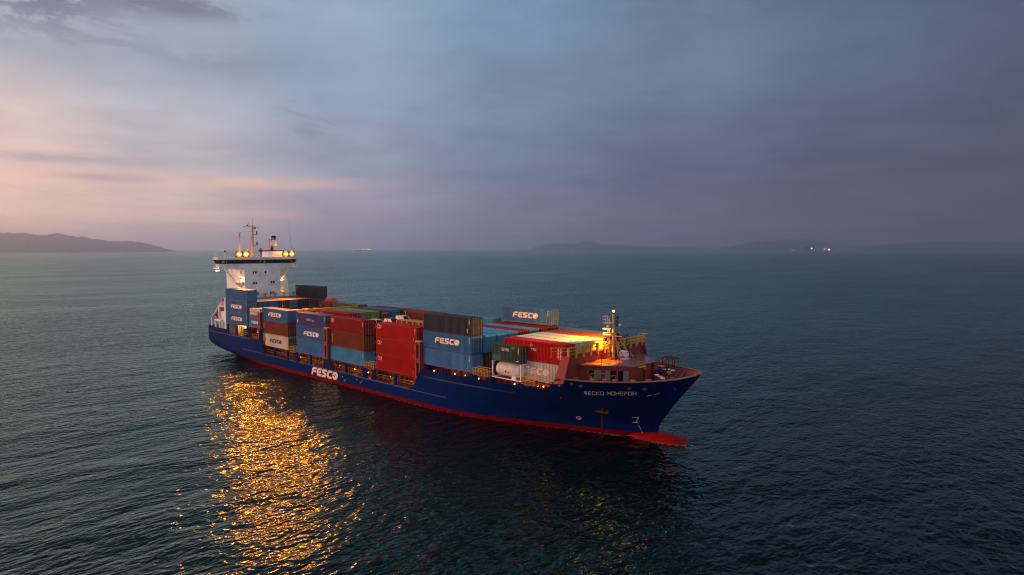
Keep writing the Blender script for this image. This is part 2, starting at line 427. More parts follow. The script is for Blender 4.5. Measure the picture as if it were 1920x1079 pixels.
class Letters:
    """Flat marks laid over a face: place(x, z) gives the 3D point just proud of it."""
    def __init__(s, place): s.pl = place; s.mb = MB()
    def stroke(s, polyline, t):
        for (x0,z0),(x1,z1) in zip(polyline, polyline[1:]):
            d = math.hypot(x1-x0, z1-z0)
            if d < 1e-6: continue
            ux, uz = (x1-x0)/d*t/2, (z1-z0)/d*t/2; nx, nz = -uz, ux
            n = max(1, int(d/0.6)); 
            for i in range(n):
                a0, a1 = i/n, (i+1)/n
                e0 = 1 if i == 0 else 0; e1 = 1 if i == n-1 else 0
                px, pz = x0+(x1-x0)*a0-ux*e0, z0+(z1-z0)*a0-uz*e0; qx, qz = x0+(x1-x0)*a1+ux*e1, z0+(z1-z0)*a1+uz*e1
                s.mb.add([s.pl(px+nx,pz+nz), s.pl(qx+nx,qz+nz), s.pl(qx-nx,qz-nz), s.pl(px-nx,pz-nz)], [(0,1,2,3)])
        return s
    def text(s, text, x, z, h, wd, gap, t, shear=0.0):
        for p in strokes(text, x, z, h, wd, gap, shear): s.stroke(p, t)
        return s
    def poly(s, pts):
        s.mb.add([s.pl(*p) for p in pts], [tuple(range(len(pts)))]); return s
    def logo(s, x, z, w_, h):
        for p in heavy_logo(x, z, w_, h): s.poly(p)
        return s
    def build(s, name, mat, parent): return s.mb.build(name, mat, parent)

# ------------------------------------------------------------------ the ship: hull form (X forward, Y to port, Z up, water at 0)
HB = 11.6
_STEM = ([-4, 0.44, 1.35, 2.3, 5.8, 9.3, 10], [119.6, 120.0, 120.05, 120.65, 123.05, 125.6, 126.05])
_T0 = ([0, .15, 2.75, 6.25, 10.35, 14.2, 21, 28, 36], [0, .2, 1.8, 3.4, 4.8, 6.3, 8.7, 10.7, 11.6])
_T8 = ([0, .2, .8, 3.3, 7, 10, 16], [0, 1.9, 3.7, 6.5, 8.7, 10.2, 11.6])
_ZS = ([-12.3, -10, -9.2, -2.5, 5.2, 10.4, 20, 32], [3.5, 3.05, 2.65, 1.67, 1.22, .79, -.4, -3.2])
def stem(z): return pchip(z, *_STEM)
def hb(X, z):
    """Half breadth of the hull at station X, height z."""
    if X > 70:
        d = stem(z) - X
        if d <= 0: return 0.0
        t = min(max((z-0.35)/8.2, 0), 1)**1.15
        return pchip(d, *_T0)*(1-t) + pchip(d, *_T8)*t
    b = HB
    if X < -8.5: b -= 1.1*((-8.5-X)/3.8)**2.2
    if X < 32:
        q = (pchip(X, *_ZS) - z)/2.6
        if q > 0: b *= math.sqrt(max(0.0, 1-min(q, 1)**2))
    return b
SHEER = ([108, 110, 117, 119.4, 123, 125.5, 127], [8.42, 8.45, 8.6, 8.7, 9.0, 9.3, 9.8])
def ztop(X):
    pr = [(-12.3,6.35),(2.1,6.45),(2.25,5.42),(20.3,5.45),(20.8,4.6),(21.8,2.55),(22.5,2.36),(77.2,2.36),(78.2,3.2),(79.0,4.5),(80.2,6.15),(92.4,6.15),(107.6,6.35),(110.0,8.45)]
    if X >= 110: return pchip(X, *SHEER)
    for (x0,z0),(x1,z1) in zip(pr, pr[1:]):
        if x0 <= X <= x1: return z0+(z1-z0)*(X-x0)/(x1-x0)
    return pr[0][1]
def zboot(X): return 0.27 + 0.06*min(max((X-85)/30, 0), 1)
XA = sorted(set([-12.3,-12.1,-11.5,-10.5,-9.5,-8.5,-5,-2,0,2.1,2.25,5,8,11,14,17,20.3,20.8,21.3,21.8,22.5,26,32,40,48,56,64,70,74,77.2,77.7,78.2,78.6,79.0,79.6,80.2,84]))
def column(s):
    """s in the aft list gives a fixed station; 0..1 runs from X=84 to the raked stem."""
    if s[0] == 'a': X = s[1]; zt = ztop(X); return (lambda z: X), zt
    k = s[1]; f = lambda z: 84 + (stem(z)-84)*k
    zt = 6.2
    for _ in range(30): zt = ztop(f(zt))
    return f, zt
bow_s = sorted(set([i/44 for i in range(1, 37)] + [0.84,0.87,0.9,0.92,0.94,0.955,0.968,0.978,0.986,0.992,0.996,1.0] + [(107.6-84)/(124.1-84), (110.0-84)/(125.6-84)]))
COLS = [('a', x) for x in XA] + [('b', k) for k in bow_s]

ship = tag(empty('container_ship', (0,0,0)), 'long blue cargo ship with red waterline and white bridge tower at anchor, laden with containers', 'ship')

def skin(lo, hi, n):
    mb = MB(); vs = []
    for c in COLS:
        f, zt = column(c)
        for k in range(n+1):
            X0 = f(0); a, b = lo(X0, zt), hi(X0, zt)
            z = a+(b-a)*k/n; X = f(z)
            y = 0.0 if c == ('b', 1.0) else hb(X, z)
            vs.append((X, y, z))
    N = len(COLS)
    for sgn in (-1, 1):
        mb.add([(x, sgn*y, z) for x, y, z in vs], [(i*(n+1)+k, (i+1)*(n+1)+k, (i+1)*(n+1)+k+1, i*(n+1)+k+1) for i in range(N-1) for k in range(n)])
    tr = vs[:n+1]                                                   # transom
    mb.add([(x,-y,z) for x,y,z in tr] + [(x,y,z) for x,y,z in tr], [(k, k+1, n+1+k+1, n+1+k) for k in range(n)])
    return mb
hull = skin(lambda X, zt: zboot(X), lambda X, zt: zt, 12).build('hull', 'hull', ship, smooth=True)
boot = skin(lambda X, zt: -3.5, lambda X, zt: zboot(X), 6).build('boot_topping', 'boot', ship, smooth=True)
bulb = MB()
n1_, n2_ = 24, 20
bv = []
for i in range(n1_+1):
    t = math.pi*i/n1_; cx = -math.cos(t); x = math.copysign(abs(cx)**0.68, cx); rr = max(0.004, (1-abs(x)**4.6)**(1/3.2)) if abs(x) < 1 else 0.004
    for j in range(n2_):
        q = 2*math.pi*j/n2_
        bv.append((116.8 + 7.8*x, 2.6*rr*math.cos(q), -.84 + 1.30*rr*math.sin(q) + 0.05*x))
bulb.add(bv, [(i*n2_+j, i*n2_+(j+1)%n2_, (i+1)*n2_+(j+1)%n2_, (i+1)*n2_+j) for i in range(n1_) for j in range(n2_)])
M['bulbpaint'] = paint('bulb_paint', (0.34, 0.007, 0.010), 0.5, 0.35, (0.12,0.01,0.012), 0.5)
bulb.build('bulbous_bow', 'bulbpaint', ship, smooth=True)

def deck(name, z, x0, x1, mat, inset=0.12, holes=None):
    xs = [x0 + (x1-x0)*i/40 for i in range(41)]
    mb = MB(); vs = []
    for x in xs:
        b = max(0.02, hb(x, z)-inset); vs += [(x,-b,z), (x,b,z)]
    mb.add(vs, [(2*i, 2*i+2, 2*i+3, 2*i+1) for i in range(40)])
    return mb.build(name, mat, ship)
deck('poop_deck', 5.3, -12.2, 21.0, 'deck')
deck('main_deck', 2.25, 20.9, 79.5, 'darkred')
deck('fore_deck', 5.05, 78.8, 108.5, 'darkred')
deck('forecastle_deck', 7.45, 107.9, 124.6, 'deck', 0.35)
for x, ya, za_, zb_ in ((20.85,11.4,2.2,5.3),(79.2,11.4,2.2,5.05),(108.0,min(hb(108,5.0),hb(108,7.4))-.15,5.0,7.44)): MB().box(x,x+.2,-ya,ya,za_,zb_).build('deck_step', 'darkred', ship)
MB().box(-12.25,-12.05,-9.8,9.8,5.3,6.3).build('transom_bulwark', 'hull', ship)

M['strake'] = paint('strake_paint', (0.035,0.06,0.19), 0.5, 0.3)
# rubbing strakes along the side
for x0, x1, z, m in ((-10.2,14.8,5.18,0),(10.5,21.7,2.34,0),(23,77.0,2.30,0),(60,86.6,2.14,0),(81.2,101,4.94,0)):
    n = max(2, int((x1-x0)/2))
    for sg in (-1, 1):
        mb = MB()
        for i in range(n):
            a, b = x0+(x1-x0)*i/n, x0+(x1-x0)*(i+1)/n
            ya, yb = hb(a, z), hb(b, z)
            mb.add([(a,sg*(ya-.02),z-.09),(b,sg*(yb-.02),z-.09),(b,sg*(yb+.13),z-.09),(a,sg*(ya+.13),z-.09),
                    (a,sg*(ya-.02),z+.07),(b,sg*(yb-.02),z+.07),(b,sg*(yb+.13),z+.07),(a,sg*(ya+.13),z+.07)],
                   [(0,1,2,3),(4,5,6,7),(2,3,7,6),(0,1,5,4),(0,3,7,4),(1,2,6,5)])
        mb.build('rubbing_strake', 'strake', ship)

# freeing slots in the forward bulwark: dark strips painting in their shade, just proud of the plate
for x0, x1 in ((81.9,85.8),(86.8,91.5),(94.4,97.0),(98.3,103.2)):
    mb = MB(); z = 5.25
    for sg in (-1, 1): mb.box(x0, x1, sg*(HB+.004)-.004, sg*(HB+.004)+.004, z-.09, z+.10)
    build_each(mb, 'freeing_slot', 'shadeblack', ship)

# bulwark inner face, capping rail and stays at the bow
mb, cap = MB(), MB(); pts = []
xs = [109.6,110.2,112,114,116,117.5,119,120.5,122,123,124,124.7,124.95,125.25,125.5,125.7]
for x in xs:
    z = ztop(x); pts.append((x, max(0.0, hb(x, z)), max(0.0, hb(x, z)-0.42), max(0.0, hb(x-0.3, 7.46)-0.40), z))
pts.append((125.82, 0.0, 0.0, 0.0, 9.62))
for sg in (-1, 1):
    for (x0,o0,i0,d0,z0),(x1,o1,i1,d1,z1) in zip(pts, pts[1:]):
        X0 = x0-0.25*(x0>122); X1 = x1-0.25*(x1>122)
        mb.add([(X0,sg*i0,z0-.02),(X1,sg*i1,z1-.02),(min(X1-.8*(x1>121),123.3),sg*d1,7.44),(min(X0-.8*(x0>121),123.3),sg*d0,7.44)], [(0,1,2,3)])
        cap.add([(x0+.08,sg*(o0+.07),z0),(x1+.08,sg*(o1+.07),z1),(X1-.1,sg*i1,z1),(X0-.1,sg*i0,z0),
                 (x0+.08,sg*(o0+.07),z0+.1),(x1+.08,sg*(o1+.07),z1+.1),(X1-.1,sg*i1,z1+.1),(X0-.1,sg*i0,z0+.1)],
                [(0,1,2,3),(4,5,6,7),(0,1,5,4),(2,3,7,6)])
mb.build('bulwark_lining', 'redpaint', ship)
M['caprail'] = paint('cap_rail_paint', (0.25,0.105,0.095), 0.6, 0.4)
cap.build('bulwark_cap', 'caprail', ship)
mb = MB()
for x in (112,114,116,118,119.3,120.5,121.6,122.6,123.5,124.3):
    for sg in (-1, 1):
        z = ztop(x); yo = hb(x, z)-.45; yi = max(0.3, yo-1.5)
        mb.tube((x, sg*yo, z-.1), (x-.35, sg*yi, 7.5), 0.07, 5)
build_each(mb, 'bulwark_stay', 'caprail', ship)

# side posts that carry the outboard stacks
def trapez(name, x0, x1, x2, x3, zb, zt, mat='hull'):
    for sg in (-1, 1):
        MB().prism([(x0,zb),(x1,zb),(x2,zt),(x3,zt)], 1, sg*(HB-.02)-.16, sg*(HB-.02)+.16).build(name, mat, ship)
for q in ((27.0,27.75,27.35,26.9),(32.8,33.7,33.45,32.75),(36.6,37.8,37.1,36.55),(42.8,43.4,43.35,42.8),(48.2,51.5,50.75,48.75),(56.4,56.9,56.85,56.4),
          (62.6,63.95,63.3,62.5),(65.3,66.45,66.4,65.9),(72.6,73.1,73.05,72.65)):
    trapez('side_post', q[0], q[1], q[2], q[3], 2.3, 4.2)
for q in ((7.1,7.75,7.7,7.1),(13.3,14.3,14.2,13.3),(2.0,2.6,2.6,2.0),(19.6,20.5,20.5,19.6)): trapez('side_post', q[0], q[1], q[2], q[3], 5.35, 7.85)
for q in ((86.3,86.95,86.95,86.3),(92.3,94.4,94.1,92.5),(97.0,97.6,97.6,97.0),(103.1,104.1,103.7,103.2)): trapez('side_post', q[0], q[1], q[2], q[3], 6.05, 6.88)

# hatch coamings and covers under each bay
for x0, x1, zb, zc in ((20.6,34.6,2.25,4.15),(35.4,48.6,2.25,4.15),(49.4,63.2,2.25,4.15),(65.4,78.6,2.25,4.15),(80.4,93.2,5.05,6.85),(96.0,109.4,5.05,6.85),(0.2,18.6,5.3,7.8)):
    mb = MB().box(x0, x1, -8.7, 8.7, zb, zc-.35)
    k = x0+.6
    while k < x1: mb.box(k, k+.14, -8.95, 8.95, zb, zc-.36); k += 1.55
    mb.build('hatch_coaming', 'darkred', ship)
    MB().box(x0-.1, x1+.1, -9.1, 9.1, zc-.34, zc-.02).build('hatch_cover', 'redpaint', ship)
# pipes and stanchions on the walkway outside the coaming
for sg in (-1, 1):
    mb = MB()
    for z, y in ((2.6,-9.6),(2.95,-9.75),(3.5,-9.35)): mb.tube((21.2,-sg*y,z),(78.8,-sg*y,z),.09,6)
    x = 22.0
    while x < 78: mb.tube((x,sg*9.9,2.25),(x,sg*9.9,4.1),.06,5); x += 2.05
    mb.build('walkway_pipe', 'darkred', ship)
    for a, b in ((22.3,26.9),(28,32.7),(34,36.4),(38,42.7),(43.6,48.1),(51.7,56.3),(57,62.4),(66.6,72.5),(73.2,77.2)):
        MB().rail([(a,sg*10.9,2.3),(b,sg*10.9,2.3)], 1.05, .03, 1.5, 2).build('walkway_rail', 'yellow', ship)
    for a, b in ((2.8,7.0),(8,13.1),(14.5,19.3)): MB().rail([(a,sg*10.9,5.3),(b,sg*10.9,5.3)], 1.05, .04, 1.2, 2).build('poop_rail', 'yellow', ship)
# caged platforms standing between the stacks
for x0, x1, z in ((33.3,36.3,4.22),(62.7,65.8,4.22),(93.0,96.6,6.95),(103.6,106.2,6.95)):
    for sg in (-1, 1):
        p = MB().box(x0, x1, sg*10.9-.6, sg*10.9+.6, z-.1, z).build('lashing_platform', 'caprail', ship)
        r_ = MB(); o = sg*.55
        for yy in (sg*10.9-.55, sg*10.9+.55): r_.rail([(x0+.1,yy,z),(x1-.1,yy,z)], 1.1, .05, .75, 2)
        r_.tube((x0+.3,sg*10.9,z+1.1),(x0-.5,sg*10.9,z-.3),.05,5)
        r_.build('platform_rail', 'yellow', p)

# lashing bridges: slotted end pillars with cross beams between the bays
def lashing(x0, x1, zb, zt, zcap=True):
    for sg in (-1, 1):
        y0, y1 = sg*11.15-.45, sg*11.15+.45
        mb = MB().box(x0, x0+.42, y0, y1, zb, zt).box(x1-.42, x1, y0, y1, zb, zt)
        n = max(2, round((zt-zb)/2.9)); st = (zt-zb)/n
        for i in range(n+1):
            z = zb+i*st; mb.box(x0+.42, x1-.42, y0+.004, y1-.004, max(zb, z-.42), min(zt, z+.42))
        p = mb.build('lashing_pillar', 'redpaint', ship, bevel=.05)
        st_ = MB()
        for i in range(n): st_.box(x0+.45, x1-.45, sg*11.15-.08, sg*11.15+.08, zb+i*st+1.0, zb+i*st+1.12)
        st_.box(x0+.1, x1-.05, y0-.02, y1+.02, zt+.002, zt+.16)
        st_.build('pillar_step', 'yellow', p)
    mb = MB()
    z = zb+2.7
    while z <= zt+.1: mb.box(x0+.35, x1-.35, -10.7, 10.7, z-.12, z+.02); z += 2.97
    for k in range(9): mb.box((x0+x1)/2-.11, (x0+x1)/2+.11, -11+2.75*k-.09, -11+2.75*k+.09, zb, zt-.3)
    mb.build('lashing_bridge', 'darkred', ship)
lashing(18.9, 20.1, 5.4, 11.9)
lashing(48.3, 49.75, 4.2, 10.6)
lashing(78.45, 79.9, 4.2, 10.7)

# yellow capped lashing posts in front of the bridge tower
for y in (-8.1,-5.4,-2.6,0.1,2.8,5.5,8.2):
    MB().box(-1.15,-.85,y-.12,y+.12,13.3,14.7).box(-1.3,-.7,y-.42,y+.42,14.7,14.95).build('lashing_post', 'yellow', ship)
MB().rail([(-1.6,-9,13.4),(-1.6,9,13.4)], 1.05, .035, 1.8, 2).box(-2.2,-.4,-9.2,9.2,13.25,13.4).build('lashing_walkway', 'grey', ship)

# ------------------------------------------------------------------ bridge tower
tower = MB().box(-9.0,-2.0,-5.0,5.05,5.3,21.9).build('deckhouse', 'white', ship, bevel=.06)
blk = MB().add([(-14,-4.7,5.3),(-8.3,-4.7,5.3),(-8.3,11.8,5.3),(-14,11.8,5.3),(-14,-4.7,21.6),(-8.3,-4.7,21.6),(-8.3,9.9,21.6),(-14,9.9,21.6)],
               [(0,3,2,1),(4,5,6,7),(0,1,5,4),(1,2,6,5),(2,3,7,6),(3,0,4,7)])
blk.build('engine_casing', 'white', ship)
for y, z in ((-2.6,20.55),(-1.95,20.55),(.75,20.55),(-2.55,17.7),(-1.9,17.7),(2.4,17.75),(3.05,17.75),(2.15,14.9),(2.85,14.9),(-1.5,14.9)):
    wn = MB().box(-2.0,-1.975,y-.22,y+.22,z-.33,z+.33).build('window', 'glass', tower)
    fr = MB()
    for a, b, c, d in ((y-.29,y-.22,z-.4,z+.4),(y+.22,y+.29,z-.4,z+.4),(y-.22,y+.22,z+.33,z+.4),(y-.22,y+.22,z-.4,z-.33)): fr.box(-1.999,-1.955,a,b,c,d)
for x, z in ((-4.2,20.6),(-3.0,17.7)):
    MB().box(x-.2,x+.2,-5.03,-5.001,z-.4,z+.4).build('window', 'glass', tower)
# side galleries with their rails and lit undersides
for sg, lst in ((-1, ((18.0,-7.6,-2.1),(15.3,-8.2,-2.1))), (1, ((18.0,-8.3,-2.1),(15.1,-8.3,-2.1)))):
    for z, xa, xb in lst:
        g_ = MB().box(xa, xb, sg*5.05 if sg > 0 else -6.5, 6.7 if sg > 0 else -5.02, z-.12, z).build('gallery', 'white', tower)
        yy = sg*6.4
        MB().rail([(xa,yy,z),(xb,yy,z)], 1.05, .03, 1.2, 3).build('gallery_rail', 'white', g_)
# bridge deck and wings
wing = MB().prism([(-12.8,-5.4),(-12.8,5.4),(-7.3,6.4),(-7.2,11.7),(-3.6,11.6),(-2.6,6.5),(-2.2,0),(-2.6,-6.5),(-3.6,-11.0),(-7.0,-11.0),(-7.3,-6.4)], 2, 21.62, 21.95).build('bridge_deck', 'white', ship)
def facets(z, off): return [(-12.0,-5.2),(-7.4,-6.2),(-7.0-off*.4,-10.4-off),(-4.5+off,-10.6-off),(-3.4+off,-8.6),(-2.9+off,-4.5),(-2.6+off,0),(-2.9+off,4.5),(-3.4+off,8.6),(-4.5+off,10.6+off),(-7.0-off*.4,10.4+off),(-7.4,6.2),(-12.0,5.2)]
def band(name, z0, o0, z1, o1, mat, parent, roof=False):
    a, b = facets(z0, o0), facets(z1, o1); n = len(a); mb = MB()
    mb.add([(x,y,z0) for x,y in a]+[(x,y,z1) for x,y in b], [(i,(i+1)%n,n+(i+1)%n,n+i) for i in range(n)] + [tuple(range(n)), tuple(range(n,2*n))])
    return mb.build(name, mat, parent)
wh = band('wheelhouse', 21.96, -.1, 22.85, 0.05, 'white', ship)
band('window_band', 22.85, 0.0, 23.95, .38, 'glass', wh)
band('wheelhouse_roof', 23.95, .55, 24.62, .62, 'white', wh)
mu = MB()
a, b = facets(0, 0.03), facets(0, .41)
for i in range(1, len(a)-2):
    (x0,y0),(x1,y1) = a[i], a[i+1]; (X0,Y0),(X1,Y1) = b[i], b[i+1]
    L = math.hypot(x1-x0, y1-y0); n = max(1, round(L/1.35))
    for k in range(n+1):
        t = k/n; mu.tube((x0+(x1-x0)*t, y0+(y1-y0)*t, 22.86), (X0+(X1-X0)*t, Y0+(Y1-Y0)*t, 23.94), .075, 4)
mu.build('window_post', 'dkgrey', wh)
for (ya, yb) in ((-10.3,-9.6),(-9.2,-8.7),(-.6,0.0),(.5,1.0),(8.7,9.3)):  # lit look of these panes is put into pale paint, without glow
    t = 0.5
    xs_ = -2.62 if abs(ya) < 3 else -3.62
    MB().add([(xs_+.09,ya,23.1),(xs_+.06,yb,23.1),(xs_+.31,yb,23.7),(xs_+.33,ya,23.7)], [(0,1,2,3)]).build('lit_window', paint('painted_window_light', (0.30,0.33,0.30), .3, 0) if 'dimwin' not in M else M['dimwin'], wh)
    M.setdefault('dimwin', bpy.data.materials['painted_window_light'])
MB().rail([(-7.0,-10.8,24.62),(-4.6,-10.9,24.62),(-3.2,-8.4,24.62)], 1.05, .03, 1.1, 3).rail([(-3.2,-4.0,24.62),(-2.6,0,24.62),(-3.2,6.5,24.62)], 1.05, .03, 1.3, 3).rail([(-3.4,9.2,24.62),(-4.6,10.9,24.62),(-7.0,10.8,24.62)], 1.05, .03, 1.1, 3).build('roof_rail', 'white', wh)
MB().rail([(-7.0,-10.9,21.95),(-3.7,-10.9,21.95),(-2.7,-6.4,21.95),(-2.3,0,21.95),(-2.7,6.4,21.95),(-3.7,11.3,21.95),(-7.3,11.6,21.95)], .95, .03, 1.3, 2).build('wing_rail', 'white', wing)
MB().box(-3.62,-3.5,-10.8,-6.6,21.96,22.75).build('wing_apron', 'white', wing)
for sg, ys in ((-1, (-9.4,-8.2)), (1, (9.2,))):
    for k, y in enumerate(ys):
        yb = -5.0 if sg < 0 else 5.1
        MB().tube((-4-1.6*k, y, 21.5), (-4-1.6*k, yb, 16.6 if sg < 0 else 17.0), .28, 4).build('wing_brace', 'white', ship)

# masts and gear on top of the wheelhouse
main = MB().tube((-6,-.8,24.6),(-6,-.76,33.2),.42,8,.26).build('signal_mast', 'buff', ship)
arm = MB().tube((-6,-3.3,32.8),(-6,1.2,32.8),.10,6).tube((-6,-3.2,32.8),(-6,-3.2,31.6),.02,4).tube((-6,1.0,32.8),(-6,1.0,31.6),.02,4).tube((-6,-3.2,31.6),(-6,1.0,31.6),.02,4).build('crosstree', 'buff', main)
MB().tube((-6,-.76,33.2),(-6,-.76,35.3),.04,5).tube((-6,-1.7,32.8),(-6,-1.7,34.2),.035,5).build('whip_antenna', 'dkgrey', main)
MB().ball((-6,-2.1,33.2),.24,8).box(-6.15,-5.85,-.35,.15,32.3,32.65).build('navigation_lamp', 'dkgrey', main)
for z in (30.9,28.0): 
    MB().box(-5.9,-5.6,-.75,.35,z-.25,z-.12).box(-5.9,-5.6,.2,.45,z-.1,z+.75).build('signal_light', 'rust', main)
mb = MB()
for z in np.arange(25,32,.5): mb.box(-6.42,-6.34,-1.35,-.95,z,z+.05)
mb.tube((-6.4,-1.36,24.8),(-6.2,-1.3,30.4),.035,4).tube((-6.1,-1.9,24.6),(-6.1,-1.0,30.6),.05,4).build('mast_ladder', 'buff', main)
rm = MB().tube((-6,-4.45,24.6),(-6,-4.35,31.0),.24,8,.16).build('radar_mast', 'buff', ship)
MB().box(-6.2,-5.8,-5.2,-3.6,29.95,30.07).box(-6.25,-5.75,-4.6,-4.1,30.6,31.0).build('radar_platform', 'buff', rm)
MB().box(-6.15,-5.85,-5.5,-3.5,31.15,31.32).build('radar_scanner', 'white', rm)
rm2 = MB().tube((-6,4.0,24.6),(-6,4.0,29.4),.22,8,.16).build('radar_mast', 'buff', ship)
MB().box(-6.2,-5.8,3.3,4.9,28.9,29.0).box(-6.2,-5.8,3.75,4.25,29.2,29.55).build('radar_platform', 'buff', rm2)
MB().box(-6.1,-5.9,2.7,5.2,29.7,29.85).build('radar_scanner', 'white', rm2)
sd_ = MB().tube((-6,5.3,24.6),(-6,5.3,27.6),.2,8).tube((-6,5.3,27.3),(-6,5.3,27.75),.25,10,.85).build('satellite_mount', 'buff', ship)
MB().lathe([(.82,27.7),(.86,28.0),(.88,28.4),(.78,28.85),(.55,29.2),(.25,29.38),(.02,29.42)], (-6,5.3,0), 2, 20).build('radome', 'white', sd_, smooth=True)
fn = MB().tube((-9.6,6.5,24.6),(-9.9,7.2,30.2),.62,14).build('funnel', 'dkgrey', ship, smooth=True)
MB().tube((-9.89,7.19,30.1),(-9.91,7.22,30.5),.68,14).build('funnel_lip', 'black', fn)
MB().box(-10.5,-5.5,2.9,8.0,26.15,26.45).build('funnel_platform', 'rust', ship)
MB().box(-10.2,-5.2,3.2,7.6,24.62,26.15).build('equipment_house', 'white', ship)
MB().tube((-6,10.6,24.6),(-6,10.55,27.2),.05,5).tube((-6,10.55,27.2),(-6,9.85,35),.03,4,.012).build('whip_antenna', 'dkgrey', ship)
MB().box(-6.3,-5.7,1.15,1.9,26.0,26.3).box(-6.2,-5.8,1.35,1.7,24.6,26.0).ball((-6,1.5,26.7),.35,8).build('searchlight', 'dkgrey', ship)
for y in (-8.75, 10.55):
    cm = MB().tube((-5.6,y,24.6),(-5.6,y,26.0),.06,6).build('satcom_post', 'white', ship)
    MB().ball((-5.6,y,26.25),.36,10).build('dome', 'white', cm, smooth=True)
    MB().ball((-5.45,y+.12,26.22),.30,10).build('dome_base', 'dkgrey', cm)
MB().tube((-5,-2.6,24.6),(-5,-2.6,26.3),.05,5).ball((-5,-2.6,26.5),.2,8).tube((-5,.5,24.6),(-5,.5,26.6),.04,5).ball((-5,.5,26.7),.16,8).build('light_post', 'buff', ship)

# the sodium floodlights over the wheelhouse front
SOD = (1.0, 0.235, 0.012)
for y in (-6.0,-4.2,7.1,8.9):
    fl = MB().box(-3.15,-2.75,y-.82,y+.82,24.66,26.16).tube((-3,y,24.6),(-3,y,24.8),.06,5).build('floodlight', 'dkgrey', ship)
    MB().lathe([(.02,-2.60),(.6,-2.61),(.76,-2.68),(.78,-2.75)], (0,y,25.42), 0, 18).build('glare_reflector', 'sodiumrim', fl, smooth=True)  # oversized glowing disc stands for the glare around the lens
    MB().ball((-2.52,y,25.42), .46, 12, (.6,1.2,.75)).build('lens', 'sodium', fl, smooth=True)
    lamp('floodlight_beam', (-1.2,y,25.0), 42000, SOD, fl, .9, 68, (44,-31+y*.5,0))
    if y in (-4.2, 7.1): lamp('floodlight_spill', (-3.3,y,26.3), 480, (1.0,.34,.03), fl, .4)  # added lamp: stray orange light for roof, masts and container tops
# wing end lamp and gallery lamps
wl = MB().box(-4.6,-4.0,-11.6,-10.7,21.35,21.6).build('wing_lamp', 'grey', ship)
MB().box(-4.55,-4.02,-11.58,-10.75,21.05,21.34).build('lens', 'warm', wl)
lamp('wing_lamp_glow', (-4.0,-11.4,20.9), 200, (1.0,.72,.36), wl, .3)
for x, y, z, p in ((-3.0,-5.75,18.9,170),(-3.1,5.9,18.85,130),(-4.6,6.9,15.95,170),(-5.5,-6.0,16.3,90)):
    gl = MB().box(x-.35,x+.35,y-.3,y+.3,z,z+.12).build('gallery_lamp', 'grey', ship)
    MB().box(x-.3,x+.3,y-.12,y+.12,z-.07,z-.002).build('lens', 'warm', gl)
    lamp('gallery_lamp_glow', (x,y,z-.35), p, (1.0,.60,.16), gl, .2)

# ------------------------------------------------------------------ poop: davit frame, mooring gear, lit cabin
dv = MB()
for y in (-10.6,-6.8):
    dv.path([(-9.9,y,6.3),(-9.9,y,8.4),(-5.2,y,11.9),(-2.2,y,11.9)], .24, 5)
    dv.box(-7.6,-7.1,y-.22,y+.22,5.3,7.9).box(-5.2,-4.7,y-.2,y+.2,5.3,11.9).box(-3.4,-2.7,y-.22,y+.22,5.3,10.6).box(-7.6,-.1,y-.22,y+.22,7.9,8.35)
dv.box(-2.6,-.6,-10.9,-6.6,8.4,10.7).box(-1.0,-.1,-11.05,-6.6,5.3,14.3).box(-7.2,-2.7,-10.8,-6.6,7.9,8.1)
dv.build('lifeboat_davit', 'white', ship)
MB().rail([(-5.0,-10.7,11.95),(-1.2,-10.7,11.95)], 1.0, .035, 1.0, 3).rail([(-5.0,-6.8,11.95),(-1.2,-6.8,11.95)], 1.0, .035, 1.0, 3).box(-5.2,-1.0,-10.8,-6.7,11.8,11.93).build('davit_rail', 'white', ship)
MB().box(2.9,4.2,-9.9,-9.0,5.3,7.5).box(4.2,6.9,-8.8,-8.7,5.3,7.7).build('poop_locker', paint('cream_paint', (.6,.5,.3), .5, .2), ship)
pl = MB().box(5.4,6.2,-9.6,-9.2,7.45,7.6).build('poop_lamp', 'grey', ship)
MB().box(5.42,6.18,-9.58,-9.22,7.36,7.448).build('lens', 'warm', pl); lamp('poop_lamp_glow', (5.8,-9.6,7.1), 130, (1,.62,.15), pl, .15)
pl = MB().box(15.8,16.8,-10.2,-9.8,7.1,7.22).build('poop_lamp', 'grey', ship)
MB().box(15.82,16.78,-10.18,-9.82,7.0,7.098).build('lens', 'warm', pl); lamp('poop_lamp_glow', (16.3,-10.3,6.8), 60, (1,.62,.2), pl, .15)
wn = MB().tube((9.6,-10.1,6.3),(11.4,-10.1,6.3),.62,14).box(9.3,9.6,-10.8,-9.4,5.3,7.1).box(11.4,11.7,-10.8,-9.4,5.3,7.1).build('mooring_winch', 'darkred', ship)
MB().tube((9.62,-10.1,6.3),(11.38,-10.1,6.3),.70,14).build('rope_drum', 'rope', wn)

# ------------------------------------------------------------------ forecastle: breakwater wall, house, foremast, deck gear
bw = MB().add([(110.3,-11.1,7.4),(110.3,11.1,7.4),(110.3,9.75,11.45),(110.3,-9.45,11.45),(110.7,-11.1,7.4),(110.7,11.1,7.4),(110.7,9.75,11.45),(110.7,-9.45,11.45)],
              [(0,1,2,3),(4,5,6,7),(0,1,5,4),(1,2,6,5),(2,3,7,6),(3,0,4,7)])
bw = bw.build('breakwater', 'redpaint', ship)
for sg, yo, yi in ((-1,-11.25,-9.6),(1,11.25,9.9)):
    MB().add([(109.5,yo,7.6),(111.4,yo,7.9),(111.25,yi,11.6),(109.9,yi,11.6),(109.5,yo-sg*.25,7.6),(111.4,yo-sg*.25,7.9),(111.25,yi-sg*.25,11.6),(109.9,yi-sg*.25,11.6)],
             [(0,1,2,3),(4,5,6,7),(0,1,5,4),(1,2,6,5),(2,3,7,6),(3,0,4,7)]).build('side_flange', 'redpaint', bw)
